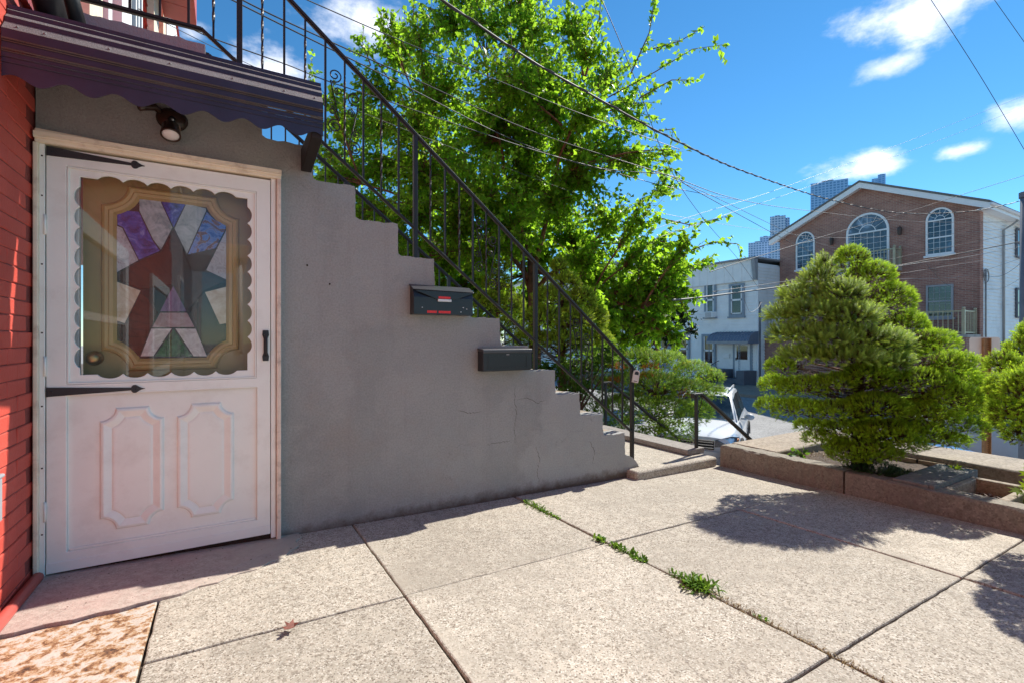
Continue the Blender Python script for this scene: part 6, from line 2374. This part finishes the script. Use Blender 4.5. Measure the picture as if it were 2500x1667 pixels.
# ================================================================== VEHICLES
def car(name, label, loc, heading, paint, L=4.5, W=1.78, H=1.68, suv=True):
    """front at +x in car space; heading is the direction the nose points"""
    T = Matrix.Translation(loc) @ Matrix.Rotation(heading, 4, 'Z')
    xf = lambda x, y, z: T @ Vector((x, y, z))
    root = empty(name, loc, label, 'car', 'cars parked in the street')
    w = W / 2
    hood, belt = .98, 1.02
    # lower body stations from nose to tail: x, half width, top z, bottom z
    st = [(L * .5, w * .70, .72, .36), (L * .49, w * .84, .86, .28), (L * .455, w * .93, .93, .24), (L * .38, w * .98, hood, .22), (L * .24, w, 1.03, .22), (L * .19, w, 1.07, .22), (0, w, 1.06, .22), (-L * .25, w, 1.08, .22), (-L * .42, w * .98, 1.08, .24), (-L * .49, w * .93, 1.02, .3), (-L * .5, w * .86, .80, .4)]
    def sec(x, hw, zt_, zb_):
        r = []
        prof = [(-.86, 0), (-.97, .06), (-1, .35), (-.995, .62), (-.965, .82), (-.88, .955), (-.5, 1.0), (0, 1.012)]
        full = prof + [(-a, z) for a, z in reversed(prof[:-1])]
        return [(x, a * hw, zb_ + (zt_ - zb_) * z) for a, z in full]
    b = MB(xf)
    b.loft([sec(*s_) for s_ in st], True, True, True)
    body = b.build('body', paint, root, smooth=True)
    em = body.modifiers.new('edges', 'EDGE_SPLIT'); em.split_angle = math.radians(38)
    # cabin
    cab = [(L * .205, w * .86, 1.05, w * .84), (L * .06, w * .90, H - .10, w * .66), (L * .0, w * .9, H - .02, w * .65), (-L * .12, w * .9, H, w * .65), (-L * .30, w * .9, H - .02, w * .65), (-L * .40, w * .88, H - .10, w * .64), (-L * .475, w * .84, 1.06, w * .80)]
    def csec(x, hb, zt_, ht):
        zb_ = 1.0
        return [(x, -hb, zb_), (x, -(hb * .35 + ht * .65) - .01, zb_ + (zt_ - zb_) * .62), (x, -ht, zt_ - .035), (x, -ht * .86, zt_), (x, 0, zt_ + .02), (x, ht * .86, zt_), (x, ht, zt_ - .035), (x, (hb * .35 + ht * .65) + .01, zb_ + (zt_ - zb_) * .62), (x, hb, zb_)]
    b = MB(xf); b.loft([csec(*c) for c in cab], True, True, True); cb = b.build('cabin', paint, root, smooth=True)
    em = cb.modifiers.new('edges', 'EDGE_SPLIT'); em.split_angle = math.radians(32)

    def lerp3(p, q, t): return tuple(p[i] + (q[i] - p[i]) * t for i in range(3))
    def pane(nm, quad, off, mat='car_glass'):
        n = (Vector(quad[1]) - Vector(quad[0])).cross(Vector(quad[3]) - Vector(quad[0])).normalized() * off
        m = MB(xf); m.loft([[Vector(p) - n * .2 for p in quad], [Vector(p) + n for p in quad]], True, True, True)
        return m.build(nm, M[mat], root, bevel=.004)
    A, B_ = cab[0], cab[1]
    pane('windshield', [(A[0] - .03, -A[1] * .90, 1.085), (A[0] - .03, A[1] * .90, 1.085), (B_[0] + .03, B_[3] * .92, B_[2] - .012), (B_[0] + .03, -B_[3] * .92, B_[2] - .012)], .022)
    for s_ in (-1, 1):
        def sp(x, k):
            # point on the cabin side at height fraction k
            for c0, c1 in zip(cab[:-1], cab[1:]):
                if c1[0] <= x <= c0[0]:
                    t = (x - c0[0]) / (c1[0] - c0[0]); hb, zt_, ht = (c0[i] + (c1[i] - c0[i]) * t for i in (1, 2, 3))
                    y0, y1, y2 = hb, hb * .35 + ht * .65 + .01, ht
                    z = 1.0 + (zt_ - 1.0) * k
                    yy = y0 + (y1 - y0) * k / .62 if k < .62 else y1 + (y2 - y1) * (k - .62) / .36
                    return (x, s_ * (yy + .004), z)
        for nm, xa0, xa1, xb0, xb1 in (('side_window', L * .155, L * .055, -L * .095, -L * .095), ('side_window', -L * .115, -L * .115, -L * .29, -L * .28), ('side_window', -L * .31, -L * .30, -L * .42, -L * .385)):
            quad = [sp(xa0, .14), sp(xb0, .14), sp(xb1, .86), sp(xa1, .86)]
            if s_ > 0: quad.reverse()
            q = quad
            m = MB(xf); off = Vector((0, s_ * .008, .002))
            m.loft([[Vector(p) - off for p in q], [Vector(p) + off for p in q]], True, True, True)
            m.build(nm, M['car_glass'], root)
        m = MB(xf)
        m.ball((L * .14, s_ * (w + .12), 1.14), (.085, .115, .08), 12, 8); m.box(L * .12, L * .17, s_ * (w - .06), s_ * (w + .06), 1.08, 1.12)
        m.build('wing_mirror', M['mirror_shell'], root, True)
        m = MB(xf)
        m.tube([(L * .02, s_ * w * .56, H - .03), (L * .0, s_ * w * .58, H + .045), (-L * .15, s_ * w * .6, H + .075), (-L * .30, s_ * w * .58, H + .05), (-L * .33, s_ * w * .56, H - .02)], .020, 6)
        m.build('roof_rail', M['mirror_shell'], root, True)
        for xx in (L * .31, -L * .30):
            m = MB(xf)
            m.tube([(xx, s_ * (w - .20), .335), (xx, s_ * (w + .008), .335)], [.335, .335], 24)
            wl = m.build('wheel', M['rubber'], root, smooth=False)
            m = MB(xf); m.tube([(xx, s_ * (w - .02), .335), (xx, s_ * (w + .014), .335)], [.235, .22], 18); m.build('rim', M['steel'], wl)
            m = MB(xf)
            arc = [(xx + .40 * math.cos(PI * k / 12), s_ * (w + .006), .335 + .40 * math.sin(PI * k / 12)) for k in range(13)]
            m.tube(arc, .03, 5); m.build('wheel_arch', M['rubber'], root, True)
        m = MB(xf)
        m.loft([[(L * .497, s_ * w * .46, .66), (L * .487, s_ * w * .84, .70), (L * .44, s_ * w * .955, .76), (L * .425, s_ * w * .95, .86), (L * .47, s_ * w * .80, .88), (L * .49, s_ * w * .46, .80)],
                [(L * .505, s_ * w * .46, .66), (L * .497, s_ * w * .845, .70), (L * .445, s_ * w * .985, .76), (L * .43, s_ * w * .985, .87), (L * .475, s_ * w * .82, .905), (L * .50, s_ * w * .46, .815)]], True, True, True)
        hl = m.build('headlight', M['headlamp'], root, bevel=.006)
        m = MB(xf); m.ball((L * .447, s_ * w * .955, .81), (.05, .03, .045), 8, 6); m.build('indicator', M['orange'], hl, True)
        m = MB(xf); m.box(-L * .503, -L * .47, s_ * w * .62, s_ * w * .82, .76, .95); m.build('tail_light', M['label_red'], root)
    m = MB(xf); m.box(L * .488, L * .502, -w * .44, w * .44, .60, .80); m.build('grille', M['rubber'], root)
    m = MB(xf)
    for z in (.64, .70, .76): m.box(L * .503, L * .508, -w * .43, w * .43, z - .010, z + .010)
    m.box(L * .503, L * .512, -w * .45, w * .45, .792, .815)
    m.ball((L * .508, 0, .70), (.012, .07, .04), 12, 6)
    m.build('grille_bars', M['steel'], root)
    m = MB(xf); m.loft([[(L * .48, -w * .9, .3), (L * .51, -w * .6, .3), (L * .515, w * .0, .3), (L * .51, w * .6, .3), (L * .48, w * .9, .3)], [(L * .48, -w * .93, .56), (L * .515, -w * .62, .57), (L * .52, 0, .57), (L * .515, w * .62, .57), (L * .48, w * .93, .56)]], False, False, False)
    m.build('bumper', paint, root, True)
    if suv:
        m = MB(xf); m.box(-L * .20, L * .0, -w * .42, w * .42, H + .008, H + .022); m.build('sunroof', M['car_glass'], root, bevel=.01)
    return root


M['car_white'] = plain('white_car_paint', (.74, .75, .76), .25, .01, 3)
M['car_white'].node_tree.nodes['Principled BSDF'].inputs['Coat Weight'].default_value = .6
M['car_blue'] = plain('bright_blue_car_paint', (.045, .22, .50), .25, .02, 3)
M['car_silver'] = plain('silver_car_paint', (.50, .52, .55), .25, .02, 3)
M['mirror_shell'] = plain('silver_trim', (.42, .43, .44), .3, .03)
M['headlamp'] = plain('clear_headlamp', (.16, .16, .16), .1, .4, 30)
M['car_glass'] = dark_pane('car_glass', (.03, .045, .05))
hd = PI + math.radians(30.5)
fc = at(1697, 838, 10.75)
cx = fc[0] + 2.25 * math.cos(math.radians(30.5)); cy = fc[1] + 2.25 * math.sin(math.radians(30.5))
car('parked_car', 'white SUV with roof rails parked nose towards the yard beyond the yew', (cx, cy, -1.90), hd, M['car_white'])
c2 = at(2225, 838, 7.7)
car('parked_car', 'bright blue car mostly hidden behind the big spruce', (c2[0] + .35, c2[1] + 1.0, -2.08), PI / 2 + .05, M['car_blue'], 4.4, 1.75, 1.45, False)
c3 = at(2475, 838, 11.2)
car('parked_car', 'silver car showing in slivers behind the spruce at the right edge', (c3[0], c3[1], -1.9), PI / 2 - .1, M['car_silver'], 4.5, 1.78, 1.5, False)

# ================================================================== STREET SIGN seen from behind
d = 5.9
c = at(2404, 838, d)
root = empty('street_sign', (c[0], c[1], -1.95), 'back of a blank metal street sign on a rusty perforated post between the spruces', 'sign')
T = Matrix.Translation((c[0], c[1], 0)) @ Matrix.Rotation(-YAW - .25, 4, 'Z')
xf = lambda x, y, z: T @ Vector((x, y, z))
zt_, zb_ = at(2404, 832, d)[2], at(2404, 926, d)[2]
b = MB(xf)
o = []
hw, r = .155, .03
for cx_, cz_, a0 in ((hw - r, zb_ + r, -PI / 2), (hw - r, zt_ - r, 0), (-hw + r, zt_ - r, PI / 2), (-hw + r, zb_ + r, PI)):
    o += [(cx_ + r * math.cos(a0 + PI / 2 * k / 5), cz_ + r * math.sin(a0 + PI / 2 * k / 5)) for k in range(6)]
b.prism(o, .0, .003)
b.build('plate', M['signback'], root)
b = MB(xf)
b.box(-.032, .046, -.006, -.0015, -1.95, zt_ - .012)
b.box(-.032, -.026, -.04, -.0065, -1.95, zt_ - .012); b.box(.040, .046, -.04, -.0065, -1.95, zt_ - .012)
post = b.build('post', M['signpost'], root)
b = MB(xf)
z = zt_ - .04
while z > -1.0:
    b.tube([(.030, -.0065, z), (.030, -.0085, z)], .0048, 6); z -= .026
b.build('holes', M['mailblack'], post)


# ================================================================== OVERHEAD CABLES
def cable(pts, label, r=.012, mat='cable', wrap=False):
    """a wire hung through points given as (x, y, distance)"""
    near = lambda x: .60 if x < 1640 else (.60 + .40 * min(1, (x - 1640) / 420))
    P = [Vector(at(x, y, d_ * near(x))) for x, y, d_ in pts]
    r *= .68
    out = []
    n = len(P)
    for i in range(n - 1):
        p0, p1, p2, p3 = P[max(i - 1, 0)], P[i], P[i + 1], P[min(i + 2, n - 1)]
        m_ = 10
        for k in range(m_):
            t = k / m_
            out.append(.5 * ((2 * p1) + (p2 - p0) * t + (2 * p0 - 5 * p1 + 4 * p2 - p3) * t * t + (3 * p1 - p0 - 3 * p2 + p3) * t ** 3))
    out.append(P[-1])
    b = MB(); b.tube(out, r, 5, True)
    if wrap:
        L = [0]
        for p, q in zip(out[:-1], out[1:]): L.append(L[-1] + (q - p).length)
        tw = []
        tot = L[-1]
        m_ = int(tot / .05)
        for k in range(m_):
            s_ = tot * k / m_
            j = max(i for i in range(len(L)) if L[i] <= s_)
            j = min(j, len(out) - 2)
            t = (s_ - L[j]) / max(L[j + 1] - L[j], 1e-6)
            p = out[j].lerp(out[j + 1], t)
            a = s_ / .55 * 2 * PI
            dd = (out[j + 1] - out[j]).normalized()
            u = dd.cross(Vector((0, 0, 1))).normalized(); v = u.cross(dd)
            tw.append(p + (u * math.cos(a) + v * math.sin(a)) * r * 1.15)
        b.tube(tw, r * .8, 4, True)
    tag(b.build('cable', M[mat], smooth=True), label, 'cable', 'overhead cables')


cable([(1030, -22, 7), (1065, 0, 7.2), (1285, 150, 8.6), (1402, 218, 9.4), (1660, 358, 11.4), (1830, 433, 12.8), (2030, 498, 14.4), (2204, 530, 15.8), (2381, 524, 16.6), (2520, 493, 17)], 'thickest twisted cable sagging from the top of the picture across the brick house', .017, 'cable', True)
cable([(555, -8, 6.5), (572, 0, 6.6), (700, 63, 7.2), (976, 187, 8.8), (1313, 335, 11), (1622, 435, 13), (1800, 496, 14.4), (1972, 524, 16), (2245, 551, 18), (2520, 551, 20)], 'upper of the paired wires behind the stair railing, running on to the right gable window', .010)
cable([(555, 4, 6.5), (700, 77, 7.2), (976, 213, 8.8), (1250, 350, 11), (1450, 418, 12.4), (1640, 439, 13.4), (1700, 476, 14), (1908, 590, 16.5), (2010, 640, 18)], 'lower of the paired wires, dropping across the left arched window to the spruce top', .010)
cable([(1620, 438, 13.2), (1734, 486, 14.3), (1945, 585, 17), (2060, 622, 18.5)], 'thin branch wire dropping past the left arched window just above the main drop', .008)
cable([(1455, -12, 8), (1468, 6, 8), (1542, 182, 9), (1636, 421, 11), (1720, 547, 12.4), (1800, 640, 13.6), (1850, 710, 14.4)], 'thin steep wire crossing the sky right of the mulberry crown', .006)
cable([(1590, 572, 12), (1700, 534, 12.4), (1908, 469, 13.2), (2228, 350, 14), (2520, 236, 15)], 'upper of two faint wires rising to the right across the sky', .005, 'cablegrey')
cable([(1600, 592, 12), (1812, 520, 12.6), (1945, 476, 13.2), (2299, 350, 14), (2520, 262, 15)], 'lower of two faint wires rising to the right across the sky', .005, 'cablegrey')
cable([(2255, -20, 8), (2267, 0, 8), (2390, 190, 8.4), (2520, 408, 9)], 'steep wire crossing the upper right clouds', .007)
cable([(2405, -22, 8), (2421, 0, 8), (2520, 140, 8.5)], 'short steep wire in the top right corner', .006)
cable([(1740, 672, 14), (1768, 662, 14.2), (2006, 588, 15), (2204, 530, 15.8), (2381, 475, 16.4), (2520, 432, 17)], 'wire rising from the white house cornice over the central arch to the right edge', .011)
cable([(1640, 742, 13), (1707, 736, 13.4), (1860, 716, 14.4), (1952, 702, 15), (2167, 663, 16), (2357, 626, 16.6), (2520, 594, 17)], 'thick bundled cable passing behind the spruce below the middle balcony', .024)
cable([(1740, 722, 14), (1761, 719, 14.2), (1901, 699, 15), (1990, 682, 15.4), (2204, 636, 16), (2520, 572, 17)], 'thin wire just above the thick bundled cable', .010)
cable([(2100, 676, 15.6), (2258, 649, 16), (2347, 639, 16.4), (2520, 606, 17)], 'pale wire running just under the thick bundled cable', .010, 'cablegrey')
cable([(2100, 684, 15.8), (2204, 676, 16), (2330, 656, 16.4), (2520, 628, 17)], 'lowest thin grey wire fanning to the right edge', .006, 'cablegrey')
cable([(2140, 688, 17), (2204, 690, 18), (2330, 687, 19.5), (2400, 671, 20), (2520, 630, 18)], 'pale drooping service wire over the lower right window', .008, 'cablegrey')
cable([(2262, 655, 17), (2305, 700, 18.5), (2350, 718, 19.5), (2395, 722, 20)], 'dark service drop curving to the mast on the brick house corner', .008)
cable([(2400, 682, 20), (2440, 684, 19), (2480, 662, 18), (2520, 622, 17)], 'dark drooping wire from the mast loop over the white siding', .010)
cable([(2400, 716, 20), (2450, 712, 19), (2520, 670, 17)], 'thin wire from the mast to the right edge under the loop', .006)
cable([(1560, 520, 14), (1700, 546, 15), (1860, 571, 18), (2040, 590, 20), (2330, 580, 20), (2520, 560, 18)], 'faint wire across the left arched window and lantern', .006, 'cablegrey')
cable([(455, 72, 6), (521, 104, 6.4), (700, 168, 7.2), (800, 208, 7.8), (950, 258, 8.6), (1300, 375, 11), (1480, 425, 12.6), (1640, 468, 14), (1800, 498, 15)], 'lowest wire behind the railing, running through the leaves', .008)
cable([(345, 34, 5.6), (361, 44, 5.7), (560, 144, 6.6), (732, 221, 7.4), (1050, 350, 9.6), (1400, 480, 13)], 'hair thin wire under the landing rail at the upper left', .004)
cable([(700, -14, 7), (729, 0, 7.1), (800, 32, 7.5), (976, 108, 8.6), (1200, 200, 10), (1402, 281, 11.4), (1660, 375, 13.4)], 'thin wire above the paired wires, passing through the crown top', .008)
cable([(1750, 640, 22), (1790, 690, 22.8), (1815, 735, 23.5), (1830, 770, 24), (1850, 762, 24), (1858, 748, 24.3)], 'service wire drooping down the white house front to its conduit', .010, 'cablegrey')

# utility pole at the right edge
M['polewood'] = plain('blue_grey_pole', (.17, .19, .23), .7, .15, 4)
c = at(2520, 838, 9.5)
b = MB(); b.tube([(c[0], c[1], -2.0), (c[0], c[1], 3.9)], [.20, .17], 14)
pole = empty('utility_pole', (c[0], c[1], -2.0), 'grey utility pole cut off by the right edge beside the white siding', 'pole')
b.build('shaft', M['polewood'], pole, True)
b = MB(); b.tube([(c[0], c[1], 3.901), (c[0], c[1], 4.0)], [.19, .19], 14); b.build('cap', M['polewood'], pole)
